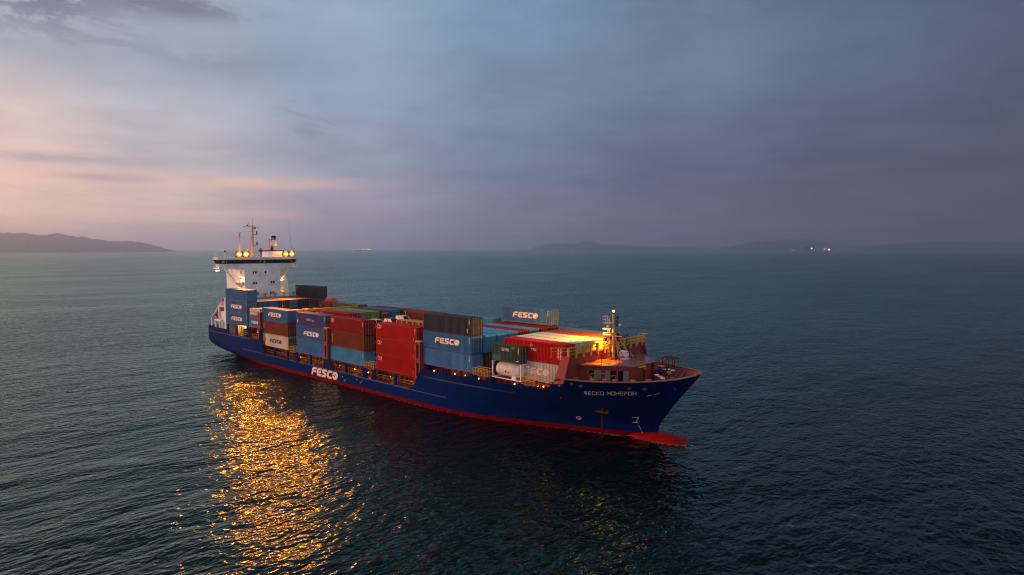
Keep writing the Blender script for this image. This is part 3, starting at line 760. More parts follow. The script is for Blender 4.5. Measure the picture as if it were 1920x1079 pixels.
MB().box(109.0,110.9,-9.6,9.9,11.45,11.56).build('breakwater_walk', 'redpaint', bw)
mb = MB()
for y in np.linspace(-9.5, 9.8, 12): mb.box(110.78,111.06,y-.15,y+.15,11.05,12.75)
for z, t in ((11.72,.06),(12.2,.06),(12.66,.10)): mb.box(110.8,110.9,-9.5,9.8,z-t,z+t)
mb.tube((110.85,-9.5,12.7),(108.9,-10.9,12.7),.06,5).tube((110.85,-9.5,12.2),(108.9,-10.9,12.2),.05,5).tube((108.9,-10.9,12.7),(108.9,-10.9,11.2),.06,5)
mb.rail([(110.85,9.8,11.5),(110.85,11.4,11.5),(109.2,11.4,11.5)], 1.3, .06, .8, 2)
mb.build('breakwater_rail', 'yellow', bw)
HP = [(110.72,-6.9),(112.0,-6.6),(117.5,-2.9),(117.5,2.55),(112.6,7.3),(110.72,7.3)]
fh = MB().prism(HP, 2, 7.44, 9.93).build('forecastle_house', 'redpaint', ship)
RP = [(110.72,-7.3),(112.0,-6.95),(117.75,-3.05),(117.75,2.7),(112.7,7.6),(110.72,7.6)]
def _wet():
    m, nt, b, _ = new_mat('wet_red_deck'); oc = nt.new('ShaderNodeTexCoord').outputs['Object']
    n = nt.noise(oc, .55, 5, .6)
    nt.put(b.inputs['Base Color'], nt.mix(nt.sstep(n, .4, .65), (.16,.04,.04,1), (.24,.06,.06,1)))
    nt.put(b.inputs['Roughness'], nt.sstep(n, .42, .60, .16, .5)); return m
M['wet'] = _wet()
MB().prism(RP, 2, 9.93, 10.08).build('house_roof', 'wet', fh)
def on_wall(p, q, t, off):
    """point on the slanted starboard wall of the house."""
    dx_, dy_ = q[0]-p[0], q[1]-p[1]; L = math.hypot(dx_, dy_); nx, ny = dy_/L, -dx_/L
    return (p[0]+dx_*t+nx*off, p[1]+dy_*t+ny*off)
def wall_panel(name, t0, t1, z0, z1, off, mat, par, thick=.05):
    p, q = HP[1], HP[2]
    a0, a1 = on_wall(p,q,t0,off), on_wall(p,q,t1,off); b0, b1 = on_wall(p,q,t0,off+thick), on_wall(p,q,t1,off+thick)
    return MB().prism([a0,a1,b1,b0], 2, z0, z1).build(name, mat, par)
for t0, t1, mat in ((.05,.17,'shadeblack'),(.52,.64,'shadeblack'),(.67,.78,'shadeblack')): wall_panel('doorway', t0, t1, 7.5, 9.35, .002, mat, fh, .02)  # flat dark sheets paint in the shade of open doorways
for t0, t1 in ((.18,.31),(.40,.50),(.79,.90)):
    d_ = wall_panel('door', t0, t1, 7.5, 9.38, .10, 'greydoor', fh, .07)
    for k in range(5): wall_panel('door_rib', t0+.01, t1-.01, 7.7+k*.35, 7.76+k*.35, .171, 'grey', d_, .03)
wall_panel('door_frame', .655, .67, 7.5, 9.4, .003, 'grey', fh, .10); wall_panel('door_frame', .045, .053, 7.5, 9.4, .003, 'grey', fh, .08)
p = on_wall(HP[1],HP[2],.11,.12)
MB().path([(p[0],p[1],7.5),(p[0],p[1],8.2),(p[0]-.15,p[1]-.1,8.45),(p[0]-.3,p[1]-.15,8.3)], .14, 8).tube((p[0]+.35,p[1]+.22,7.5),(p[0]+.35,p[1]+.22,9.3),.05,6).build('vent_pipe', 'yellow', fh)
MB().tube((117.62,-.2,7.5),(117.62,-.2,9.95),.16,8).tube((117.62,2.35,7.5),(117.62,2.35,9.95),.14,8).tube((117.62,1.9,7.5),(117.62,1.9,9.95),.10,8).build('drain_pipe', 'darkred', fh)
MB().box(117.6,117.9,-.55,-.3,9.35,9.9).box(117.6,118.1,-2.0,-.5,9.75,9.9).build('light_bracket', 'yellow', fh)
MB().rail([(113.2,-4.6,10.08),(114.6,-2.2,10.08),(116.0,0.0,10.08)], 1.5, .045, 2.7, 2).build('roof_rail', 'darkred', fh)
# rounded hand rail frame by the doors
MB().path([(113.6,-8.0,7.45),(113.6,-8.0,9.0),(113.9,-7.8,9.25),(115.6,-6.6,9.25),(115.9,-6.4,9.0),(115.9,-6.4,7.45)], .07, 6).path([(113.6,-8.0,8.6),(115.9,-6.4,8.6)], .06, 6).path([(115.9,-6.4,8.9),(116.6,-6.0,9.1),(116.7,-5.9,7.45)], .06, 6).build('hand_rail', 'caprail', ship)
# foremast
fm = MB().tube((112,0,10.08),(112,0,17.0),.25,10,.17).build('foremast', 'buff', ship)
MB().tube((111.45,-.25,10.1),(111.45,-.25,16.2),.09,6).tube((112.55,.7,10.1),(112.1,.1,14.2),.10,6).tube((113.4,.9,10.1),(112.2,.1,13.6),.07,6).build('mast_brace', 'buff', fm)
mb = MB()
for z in np.arange(10.4,16.4,.4): mb.box(111.4,111.48,-.65,-.25,z,z+.05)
mb.tube((111.44,-.65,10.2),(111.44,-.65,16.4),.03,4).build('mast_ladder', 'buff', fm)
MB().box(110.7,112,-.9,.3,15.55,15.63).rail([(110.7,-.9,15.6),(110.7,.3,15.6)], 1.05, .03, .6, 2).rail([(110.7,-.9,15.6),(111.8,-.9,15.6)], 1.05, .03, .6, 2).build('lookout_platform', 'buff', fm)
MB().box(111.9,112.6,-.1,.5,16.2,16.32).box(111.9,112.7,-.1,.5,15.5,15.62).box(112.3,112.6,.1,.45,16.35,16.75).box(112.3,112.6,.1,.45,15.65,16.05).box(112.3,112.6,.1,.45,15.05,15.4).build('signal_lamp_stack', 'dkgrey', fm)
MB().box(110.2,113.6,-.07,.07,13.62,13.74).tube((112,-.9,13.9),(112,1.9,14.1),.05,5).build('mast_yard', 'buff', fm)
MB().tube((112,.3,15.0),(112.5,1.2,15.3),.13,8,.2).ball((111.4,-.5,15.05),.28,8).build('horn', 'white', fm)
for z, aim_, pw in ((14.75, (99,-1.4,11.2), 17000), (13.95, (110.9,-3.0,6.0), 8000)):
    fl = MB().box(110.9,111.8,-1.15,-.25,z+.06,z+.22).box(111.8,112,-.6,-.1,z+.08,z+.2).build('floodlight', 'grey', fm)
    MB().box(110.8,111.7,-1.1,-.3,z-.05,z+.058).build('lens', 'sodium', fl)
    lamp('foremast_floodlight_glow', (111.15 if z < 14.2 else 110.5,-.7,z-.25), pw, (1.0,.43,.012), fl, .15, 140 if z > 14.2 else 96, aim_)
lamp('mast_fill', (111.0,-1.1,14.35), 300, (1.0,.48,.03), fm, .2)  # added lamp without a fitting, turns the mast yellow
tl = MB().tube((112,0,17.0),(112,0,17.25),.18,8).build('masthead_light', 'dkgrey', fm)
MB().ball((112,0,17.42),.19,10).build('lens', 'warm', tl); lamp('masthead_glow', (112,0,17.75), 60, (1,.7,.3), tl, .15)
MB().box(112.3,113.7,.75,1.9,10.08,10.3).tube((112.5,1.3,10.85),(113.6,1.3,10.85),.55,14).build('roof_winch', 'white', ship)
MB().path([(113.9,1.7,11.3),(114.3,2.2,10.1)], .06, 5).path([(113.3,1.8,11.4),(112.4,1.2,12.9)], .06, 5).build('roof_winch_arm', 'buff', ship)
# mooring bitts, chocks, windlass, gantry on the bow deck
for x, y in ((119.0,1.0),(120.0,.3),(120.9,-.6),(117.2,6.0),(118.8,5.9)):
    b_ = MB()
    for dy_ in (-.35,.35): b_.tube((x,y+dy_*.2,7.45),(x,y+dy_*.2,8.35),.27,10)
    b_ = MB().tube((x,y,7.45),(x,y,8.4),.28,10).build('mooring_bitt', 'redpaint', ship)
    MB().tube((x,y,8.4),(x,y,8.52),.36,10).build('bitt_cap', 'letter', b_)
for x in (117.4,119.6,121.3,112.2,114.6,116.2):
    y = -(hb(x, 7.5)-.65); zt_ = ztop(x)+.03
    MB().box(x-.25,x+.25,y-.2,y+.2,7.45,zt_).box(x-.36,x+.36,y-.3,y+.3,zt_,zt_+.12).build('fairlead', 'caprail', ship)
for x, y in ((116.4,4.3),(116.6,6.6)):
    wl_ = MB().box(x-.9,x+.9,y-.12,y+.12,7.45,8.7).tube((x-.8,y-.5,8.2),(x+.8,y-.5,8.2),.5,12).build('windlass', 'darkred', ship)
    MB().tube((x-.6,y-.5,8.2),(x+.6,y-.5,8.2),.56,12).build('rope_drum', 'rope', wl_)
    MB().box(x-.4,x+.4,y-.9,y-.1,8.76,8.86).build('winch_guard', 'yellow', wl_)
mb = MB()
for x in (116.0,117.1,118.1):
    for y in (7.6,8.7): mb.tube((x,y,7.45),(x,y,10.0),.07,5)
for y in (7.6,8.7): mb.tube((116.0,y,10.0),(118.1,y,9.95),.07,5)
mb.tube((116,7.6,10),(116,8.7,10),.07,5).tube((117.1,7.6,10),(117.1,8.7,10),.07,5).tube((118.1,7.6,9.95),(118.1,8.7,9.95),.07,5).tube((115.4,7.0,7.5),(116.2,7.8,9.2),.06,5).tube((117.2,7.0,7.5),(117.9,7.8,9.0),.06,5)
mb.build('bow_gantry', 'darkred', ship)
mb = MB()
for k in range(5): mb.tube((118.4+.5*k,-3.3-.2*k,7.45),(118.4+.5*k,-3.3-.2*k,8.2),.05,5)
mb.box(118.2,120.3,-4.3,-2.9,8.2,8.3).box(118.5,119.9,-4.0,-3.2,8.3,8.55).box(118.2,118.5,-4.3,-2.9,7.45,8.2)
mb.build('bow_hatch', 'rust', ship)

M['wrapline'] = paint('hemp_rope', (.22,.15,.09), .8, .2)
for x, y in ((118.6,-2.6),(119.3,4.4),(121.8,1.4),(118.2,3.4)):
    MB().lathe([(.28,7.47),(.55,7.47),(.62,7.56),(.55,7.66),(.30,7.66),(.28,7.58)], (x,y,0), 2, 14).build('rope_coil', 'wrapline', ship)
for y in (-1.8, 1.9):
    mb = MB()
    for k in range(14): mb.box(117.9+.26*k,118.1+.26*k,y-.05 if k%2 else y-.1,y+.05 if k%2 else y+.1,7.5,7.58)
    mb.build('deck_chain', 'rust', ship)
MB().box(121.6,122.9,-.7,.8,7.45,7.9).tube((122.2,-1.2,8.1),(122.2,1.3,8.1),.34,12).build('anchor_windlass', 'darkred', ship)

# deck bulbs
for x, y, z in ((36.7,-10.4,3.1),(41.3,-10.6,3.15),(52.4,-10.4,3.1),(58.1,-10.6,3.15),(62.9,-10.7,3.15),(82.6,-10.7,6.0),(87.9,-10.7,6.15),(93.8,-10.9,6.2),(101.7,-10.9,6.45),(89.9,-10.2,6.1),(105.9,-10.4,6.6),(107.0,-10.4,6.75),
               (15.0,-9.8,6.6),(75.2,-9.9,3.0),(69.0,-9.9,3.0),(30.0,-9.9,3.0)):
    big = (x, z) not in ((89.9,6.1),(105.9,6.6),(36.7,3.1),(52.4,3.1),(75.2,3.0),(69.0,3.0),(30.0,3.0),(15.0,6.6))
    dl = MB().tube((x,y+.1,z-.1),(x,y+.5,z+.35),.04,5).box(x-.1,x+.1,y-.05,y+.15,z+.12,z+.2).build('deck_lamp', 'yellow', ship)
    MB().ball((x,y,z),.11 if big else .06,8).build('bulb', 'deckbulb', dl)
    lamp('deck_lamp_glow', (x,y+.35,z-.25), 24 if big else 12, (1,.45,.10), dl, .1)

# ------------------------------------------------------------------ marks on the hull
side = lambda x, z: (x, -HB-.03, z)
Letters(side).logo(43.3, .36, 10.3, 1.72).build('hull_lettering', 'letter', ship)
Letters(lambda x, z: (x, -HB-.045, z)).stroke([(51.2,1.22),(52.2,1.22)], .14).stroke([(52.35,.95),(52.75,1.5)], .2).build('hull_emblem', 'redpaint', ship)
bow_pt = lambda x, z: (x + .02, -hb(x, z)-.04, z)
def cyr(t):
    for a_, b_ in zip('ЕСКОМНР', 'ECKOMHP'): t = t.replace(a_, b_)
    return t
nm_pt = lambda a_, t_: bow_pt(113.15 + a_ + .45*t_, 6.25 + .074*a_ + t_)
Letters(nm_pt).text(cyr('ФЕСКО'), 0, 0, .54, .38, .18, .088).build('name_lettering', 'letter', ship)
Letters(nm_pt).text(cyr('МОНЕРОН'), 3.15, 0, .54, .37, .165, .085).build('name_lettering', 'letter', ship)
bm_ = Letters(bow_pt)
bm_.stroke([(117.6,2.74),(118.4,2.8),(117.75,2.0)], .09).stroke([(117.3,1.86),(118.0,1.9)], .14)
cx_, cz_ = 109.8, 1.72
rg = [(cx_+.36*math.cos(2*math.pi*i/16)+.1*math.sin(2*math.pi*i/16), cz_+.28*math.sin(2*math.pi*i/16)) for i in range(17)]
bm_.stroke(rg, .09).stroke([(cx_-.22,cz_+.2),(cx_+.22,cz_-.2)], .09).stroke([(cx_-.22,cz_-.2),(cx_+.3,cz_+.2)], .09)
for k in range(9): bm_.stroke([(117.8+.045*k, 1.4-.18*k),(117.9+.045*k, 1.4-.18*k)], .05)
for x in (121.0,121.9): bm_.stroke([(x,6.6+.35*(x-121)),(x+.6,6.8+.35*(x-121))], .07)
bm_.build('hull_mark', 'letter', ship)
mk = Letters(side)
for x, z in ((55.2,1.5),(55.7,.75),(56.2,1.0),(60.2,1.6),(61.4,1.2),(61.9,1.5)): mk.stroke([(x,z),(x+.34,z)], .05).stroke([(x+.17,z),(x+.17,z-.22)], .04)
mk.build('load_line_mark', 'letter', ship)
for x, z in ((112.2,7.9),(113.4,7.75),(119.6,7.9),(121.3,7.9)):
    q = bow_pt(x, z); MB().box(q[0]-.28,q[0]+.28,q[1]-.04,q[1]+.3,q[2]-.2,q[2]+.2).build('fairlead_port', 'dkgrey', ship)
# hawse recess: its shade is a dark patch laid on the plating
q = bow_pt(114.2, 3.55)
Letters(lambda x, z: (x, -hb(x, z)-.025, z)).stroke([(112.9,3.5),(115.1,3.58)], .6).build('anchor_pocket', 'shadeblack', ship)
anc = tag(empty('anchor', (q[0], q[1]-.2, q[2])), 'rusty anchor seated in the dark pocket on the blue bow', 'anchor')
MB().tube((0,0,-.1),(0,0,.75),.14,6).build('shank', 'rust', anc)
MB().box(-1.15,1.0,-.16,.14,-.28,.08).box(-1.2,-.8,-.1,.12,.06,.3).box(.65,1.05,-.1,.12,.06,.3).build('flukes', 'rust', anc)
ch = MB(); z = 3.3; k = 0
while z > -.6:
    x = q[0]+.05; y = q[1]-.34
    ch.box(x-.09 if k%2 else x-.04, x+.09 if k%2 else x+.04, y-.04 if k%2 else y-.09, y+.04 if k%2 else y+.09, z-.30, z); z -= .25; k += 1
tag(ch.build('anchor_chain', 'rust'), 'rusty chain hanging from the anchor pocket down to the water', 'chain')

# ------------------------------------------------------------------ containers
BH, TIER, BW = 2.875, 2.97, 2.55
_cache = {}
def box_meshes(L, Wd, H, doors):
    key = (round(L,2), round(Wd,2), round(H,2), doors)
    if key in _cache: return _cache[key]
    fr = MB()
    c = .11
    for x in (0, L-c*1.5):
        for y in (0, Wd-c): fr.box(x, x+c*1.5, y, y+c, .0, H)
    for y in (0, Wd-c): fr.box(c*1.5, L-c*1.5, y+.002, y+c-.002, 0, .16).box(c*1.5, L-c*1.5, y+.002, y+c-.002, H-.10, H-.002)
    for x in (0, L-c*1.5): fr.box(x+.002, x+c*1.5-.002, c, Wd-c, 0, .16).box(x+.002, x+c*1.5-.002, c, Wd-c, H-.12, H-.002)
    for x in (-.012, L-.19):
        for y in (-.012, Wd-.17):
            for z in (-.01, H-.115): fr.box(x, x+.202, y, y+.182, z, z+.125)
    bd = MB()
    def corr(n, f0, f1):
        prof = []
        for i in range(n):
            a = i/n; d = 1/n
            prof += [(a, 0), (a+d*.30, 0), (a+d*.5, 1), (a+d*.80, 1)]
        prof.append((1, 0)); return prof
    nL = max(8, round((L-.34)/.28)); nW = round((Wd-.22)/.28); nT = max(6, round((L-.34)/.56))
    x0, x1, dep = .165, L-.165, .075
    for yo, sg in ((.012, 1), (Wd-.012, -1)):                       # long sides
        pr = corr(nL, 0, 0); vs = []
        for a, k in pr: x = x0+(x1-x0)*a; y = yo+sg*dep*k; vs += [(x,y,.15),(x,y,H-.09)]
        bd.add(vs, [(2*i,2*i+2,2*i+3,2*i+1) for i in range(len(pr)-1)])
    for xo, sg, dr in ((.02, 1, False), (L-.02, -1, doors)):        # ends
        if dr: bd.add([(xo,.11,.15),(xo,Wd-.11,.15),(xo,Wd-.11,H-.1),(xo,.11,H-.1)], [(0,1,2,3)]); continue
        pr = corr(nW, 0, 0); vs = []
        for a, k in pr: y = .11+(Wd-.22)*a; x = xo+sg*dep*k; vs += [(x,y,.15),(x,y,H-.1)]
        bd.add(vs, [(2*i,2*i+2,2*i+3,2*i+1) for i in range(len(pr)-1)])
    pr = corr(nT, 0, 0); vs = []
    for a, k in pr: x = x0+(x1-x0)*a; z = H-.012-.03*k; vs += [(x,.1,z),(x,Wd-.1,z)]
    bd.add(vs, [(2*i,2*i+2,2*i+3,2*i+1) for i in range(len(pr)-1)]).add([(x0,.1,.14),(x1,.1,.14),(x1,Wd-.1,.14),(x0,Wd-.1,.14)], [(0,1,2,3)])
    ms = [bd.mesh('container_walls'), fr.mesh('container_frame')]
    if doors:
        d = MB(); r_ = MB(); m = Wd/2
        d.box(L-.018, L+.012, .13, m-.02, .17, H-.14).box(L-.018, L+.012, m+.02, Wd-.13, .17, H-.14)
        for y in (.38, m-.28, m+.28, Wd-.38):
            r_.tube((L+.045,y,.12),(L+.045,y,H-.1),.028,5)
            for z in (.5, 1.2, 2.2): r_.box(L+.012, L+.06, y-.06, y+.06, z, z+.08)
            r_.box(L+.03, L+.06, y, y+.26, 1.0, 1.05)
        ms += [d.mesh('container_door'), r_.mesh('lock_rods')]
        ms[3].materials.append(M['rodsteel'])
    for q in ms[:3]: q.materials.append(M['box'])
    _cache[key] = ms
    return ms
M['rodsteel'] = paint('lock_rod_steel', (0.30,0.28,0.28), .5, .2)
def container(x, y, z, col, label, L=12.19, Wd=BW, H=BH, doors=True, group=None, trim=None):
    ms = box_meshes(L, Wd, H, doors)
    root = bpy.data.objects.new('shipping_container', ms[0]); COL.objects.link(root)
    root.location = (x, y, z); root.color = (*col, 1)
    tag(root, label, 'container', group or 'containers stacked on the ship')
    for nm, me in zip(('frame', 'door'), ms[1:3]):
        o = bpy.data.objects.new(nm, me); COL.objects.link(o); o.parent = root; o.color = (*(trim or tuple(c*.72 for c in col)), 1)
        if nm == 'door':
            k = bpy.data.objects.new('lock_rod', ms[3]); COL.objects.link(k); k.parent = o
    return root
def face(root):                                                     # marks on the starboard long side
    return Letters(lambda x, z: (x, -.016, z))
def endface(root, L=12.19):
    return Letters(lambda y, z: (L+.075, y, z))
def ident(root, L=12.19, orange=True, H=BH):
    m = face(root)
    for k in range(5): m.stroke([(L-.55,H-.35-.19*k),(L-.42,H-.35-.19*k)], .09)
    m.build('number_mark', 'letter', root)
    if orange: face(root).stroke([(L-.9,.95),(L-.9,.55)], .28 if orange == 2 else .14).build('sticker', 'strap', root)
def logo(root, x, z, w_, h, mat='letter'): face(root).logo(x, z, w_, h).build('lettering', mat, root)

BLUE=(.055,.17,.335); BLUE2=(.08,.22,.43); SKY=(.08,.31,.50); TEAL=(.02,.13,.21); BRIGHT=(.02,.16,.36); NAVY=(.02,.04,.10)
RED=(.34,.004,.006); CAIRED=(.52,.003,.004); RUST=(.25,.045,.012); BROWN=(.25,.048,.018); DKBROWN=(.10,.034,.026); MAROON=(.15,.022,.028)
ORANGE=(.45,.085,.02); LIME=(.16,.30,.04); GREEN=(.05,.085,.055); CHAR=(.045,.048,.058); VIOLET=(.085,.075,.22); CREAM=(.60,.50,.38); WHITE=(.86,.67,.48)
GREYB=(.12,.17,.23); GREYBR=(.19,.16,.13); PALE=(.45,.52,.56); LAV=(.42,.43,.50); STEEL=(.06,.15,.22); TOPBLUE=(.07,.32,.58)
def ry(r): return -11+2.75*r
# aft bay beside the bridge tower
za = 7.95
c = container(0, ry(0), za, BLUE, 'blue container with white lettering, lowest of the three stacked beside the lifeboat'); logo(c, 3.1, .95, 6.1, .95); ident(c, orange=False)
c = container(0, ry(0), za+TIER, BLUE, 'blue container with white lettering, middle of the three stacked beside the lifeboat'); logo(c, 3.0, 1.0, 6.2, .98); ident(c, orange=False)
c = container(0, ry(0), za+2*TIER, BLUE, 'plain blue container topping the stack beside the lifeboat and the bridge tower', doors=False)
for r, col, lb, dr in ((1,TEAL,'teal container before the bridge tower, next to the stack by the lifeboat',0),(2,BRIGHT,'bright blue container before the bridge tower, between the teal and a dark brown one',0),
    (3,DKBROWN,'dark brown container before the bridge tower, between bright blue and steel blue ones',1),(4,STEEL,'steel blue container before the bridge tower, between dark brown and navy ones',0),
    (5,NAVY,'navy container before the bridge tower, between steel blue and dark brown ones',0),(6,DKBROWN,'dark brown container before the bridge tower, between navy and bright blue ones',1),
    (7,BRIGHT,'bright blue container directly beneath the charcoal one beside the bridge tower',0)):
    c = container(-.05*r, ry(r), za+TIER+.03, col, lb, doors=bool(dr))
    if r == 3: endface(c).stroke([(1.0,1.3),(1.0,1.55)], .28).build('lettering', 'letter', c)
c = container(.2, ry(7), za+2*TIER+.06, CHAR, 'charcoal container with small orange lettering standing high beside the bridge tower'); face(c).text('DAL', .8, 2.2, .34, .3, .14, .09).build('lettering', 'strap', c)
MB().box(.1,12.1,-8.3,10.9,7.82,10.9).build('hatch_block', 'darkred', ship)
# short bay
c = container(13.0, ry(0), 8.02, BLUE2, 'short blue container with white lettering underneath the pale wrapped bales', 6.06, H=2.5); logo(c, 1.25, .85, 3.6, .68)
c = container(12.4, ry(7), 10.2, ORANGE, 'short rusty orange container on the far side near the charcoal one', 6.06, doors=False); face(c).text('UES', .5, 1.4, .5, .3, .12, .09).build('lettering', 'letter', c)
tag(MB().box(15.0,18.0,8.8,10.4,13.15,13.75).prism([(14.6,13.15),(18.2,13.15),(17.2,14.05),(15.4,13.8)], 1, 8.6, 10.6).build('tarpaulin_load', 'orange'), 'orange tarpaulin covered load on top of the short rusty orange container', 'cargo')
MB().box(12.6,18.8,-8.3,10.9,7.82,10.15).build('hatch_block', 'darkred', ship)
def flat_rack(x, y, z, L, label, mat='darkred', h=1.9, Wd=BW, group='flat racks on the ship'):
    o = tag(empty('flat_rack', (x, y, z)), label, 'flat rack', group)
    MB().box(0, L, 0, Wd, 0, .32).box(0, L, .02, .1, .32, .38).build('platform', mat, o)
    for xx in (0, L-.2):
        e_ = MB().box(xx, xx+.2, 0, .18, .32, h).box(xx, xx+.2, Wd-.18, Wd, .32, h).box(xx+.02, xx+.18, .18, Wd-.18, h-.2, h-.02).build('end_frame', mat, o)
    return o
flat_rack(13.0, ry(0), 10.58, 6.06, 'flat rack carrying pale wrapped bales beside the red lashing pillar', 'darkred', 2.0)
for i in range(4):
    for j in range(2):
        for k in range(2):
            if (i, j, k) == (0, 1, 1): continue
            x = 13.35+1.36*i; y = ry(0)+.06+1.22*j; z = 10.92+.82*k
            b_ = MB().box(x, x+1.27, y, y+1.15, z, z+.78).build('wrapped_bale', 'cloth', None, bevel=.09)
            tag(b_, 'pale shrink-wrapped bale packed on the flat rack above the short blue container', 'bale', 'wrapped bales on the flat rack')
# second bay
zb = 4.22
c = container(19.97, ry(0), zb, WHITE, 'off-white container with dark lettering, lowest in its stack beside the aft red pillar', doors=False); logo(c, 3.6, 1.0, 5.7, .88, 'navyletter'); face(c).stroke([(1.3,1.2),(1.3,1.75)], .3).build('emblem', 'rust', c)
ru = MB().box(12.19,12.26,.14,2.41,.2,2.8)
ru = ru.build('cooling_unit', 'grey', c)
mb = MB()
for yy in (.5,1.1,1.7): mb.box(12.26,12.29,yy,yy+.42,.5,1.2).box(12.26,12.29,yy,yy+.42,1.5,2.5)
mb.build('cooling_grille', 'dkgrey', ru)
c = container(19.97, ry(0), zb+TIER, BROWN, 'plain brown container sandwiched between a lettered blue and an off-white one'); face(c).stroke([(.9,1.0),(.9,2.4)], .16).build('number_mark', 'letter', c)
c = container(19.97, ry(0), zb+2*TIER, BLUE, 'blue container with white lettering on top of a brown and an off-white one', doors=False); logo(c, 3.1, 1.05, 6.2, 1.0)
MB().box(20.2,32.0,-8.3,10.9,4.13,10.15).build('hatch_block', 'darkred', ship)
c = container(18.9, ry(7), 10.2, GREYBR, 'grey brown container on the far side with a navy end'); logo(c, 7.5, .2, 4.0, .8)
for q in c.children:
    if q.name.startswith('door'): q.color = (.03,.07,.13,1)
for r in (1,2,3,4,5):
    flat_rack(20.1, ry(r), 10.2, 12.0, ('rusty flat rack loaded with dark crates behind the lettered blue container','flat rack with dark crates under the yellow beam','flat rack with dark crates in the middle of the deck','flat rack with dark crates towards the far side','flat rack with dark crates next to the grey brown container')[r-1], 'rust', 2.3)
    tag(MB().box(21.0+.4*r,30.6,ry(r)+.3,ry(r)+2.2,10.53,11.9+.1*(r%2)).box(22.5,25.6+r*.3,ry(r)+.5,ry(r)+1.9,12.0,12.35).build('machine_crate', 'dkgrey', None, bevel=.06), ('dark crate on the rusty flat rack behind the lettered blue container','dark crate under the near end of the yellow beam','dark crate beneath the middle of the yellow beam','dark crate beneath the far end of the yellow beam','dark crate beside the grey brown container')[r-1], 'crate')
yb = tag(empty('spreader_beam', (30.6, 0, 12.3)), 'long yellow lifting beam lying across the dark crates', 'beam')
MB().box(-.25,.25,-7.4,8.2,.3,.62).build('main_bar', 'yellow', yb)
for yy in (-7.2,-4.2,-1.0,2.2,5.2,8.0): MB().prism([(yy-.7,.3),(yy+.7,.3),(yy+.2,-.25),(yy-.2,-.25)], 0, -.3, .3).build('bracket', 'yellow', yb)
# third bay
c = container(36.06, ry(0), zb, BLUE2, 'plain blue container, lowest in the stack under a faded violet one', doors=False); ident(c)
c = container(36.06, ry(0), zb+TIER, BLUE, 'blue container with white lettering directly below a faded violet one', doors=False); logo(c, 3.1, 1.05, 6.3, 1.0); ident(c, orange=False)
c = container(36.06, ry(0), zb+2*TIER, VIOLET, 'faded violet container with small white and orange lettering topping its stack')
face(c).text('DNA', 4.6, 1.35, .42, .34, .12, .11).text('COM', 6.9, 1.33, .2, .2, .08, .06).build('lettering', 'letter', c); face(c).text('YO', 5.95, 1.38, .38, .32, .1, .11).build('logo_mark', 'strap', c); face(c).stroke([(.7,.8),(.7,1.15)], .3).build('emblem', 'letter', c); ident(c, orange=False)
MB().box(36.2,48.0,-8.3,10.9,4.13,10.1).build('hatch_block', 'darkred', ship)
for r, col, lb in ((2,RED,'red container behind the violet one, beside a grey blue one'),(3,GREYB,'grey blue container with an orange end mark beside the lime green one'),(4,LIME,'lime green container in the middle of the deck'),
    (5,MAROON,'maroon container with white end lettering between lime green and bright blue ones'),(6,BRIGHT,'bright blue container between two maroon ones'),(7,MAROON,'maroon container on the far edge beside a bright blue one')):
    c = container(35.95, ry(r), 10.19, col, lb, doors=r in (2,3,5,7))
    if r == 3: endface(c).stroke([(.8,2.0),(1.2,2.0)], .3).stroke([(.8,1.5),(1.2,1.5)], .16).build('lettering', 'strap', c)
    if r == 5: endface(c).text('HAMMER', .45, 2.3, .2, .18, .07, .07).build('lettering', 'letter', c)
    if r == 2: face(c).text('CAI', .6, 2.0, .55, .3, .12, .1).build('lettering', 'letter', c)
# fourth bay
c = container(49.9, ry(0), zb, SKY, 'light blue container, lowest in its stack beneath a rust brown one', doors=False); ident(c)
c = container(49.9, ry(0), zb+TIER, RUST, 'rust brown container between a red and a light blue one'); face(c).stroke([(.8,.7),(.8,2.4)], .14).build('number_mark', 'letter', c)
c = container(49.9, ry(0), zb+2*TIER, RED, 'red container with small white letters on top of a rust brown one'); face(c).text('CAI', .55, 1.95, .6, .3, .12, .12).build('lettering', 'letter', c); ident(c)
c = container(48.95, ry(7), 10.19, RUST, 'rust brown container on the far edge behind the parked vehicles'); face(c).stroke([(.9,1.3),(.9,2.4)], .26).build('lettering', 'letter', c)
MB().box(50.2,62.9,-5.6,10.9,4.13,9.95).box(50.2,59.5,-8.3,-5.61,4.13,9.9).build('hatch_block', 'darkred', ship)
# fifth bay
for k, lb in ((0,'bright red container with white letters, lowest of the all red stack'),(1,'bright red container with white letters, middle of the all red stack'),(2,'bright red container with white letters, topmost of the all red stack')):
    c = container(66.1, ry(0), zb+k*TIER, CAIRED, lb); face(c).text('CAI', .55, 1.95, .62, .31, .12, .13).build('lettering', 'letter', c); ident(c, orange=True)
c = container(65.45, ry(7), 10.19, SKY, 'sky blue container on the far edge behind the charcoal one by the walkway lamps')
MB().box(66.3,78.2,-8.3,10.9,4.13,10.0).build('hatch_block', 'darkred', ship)
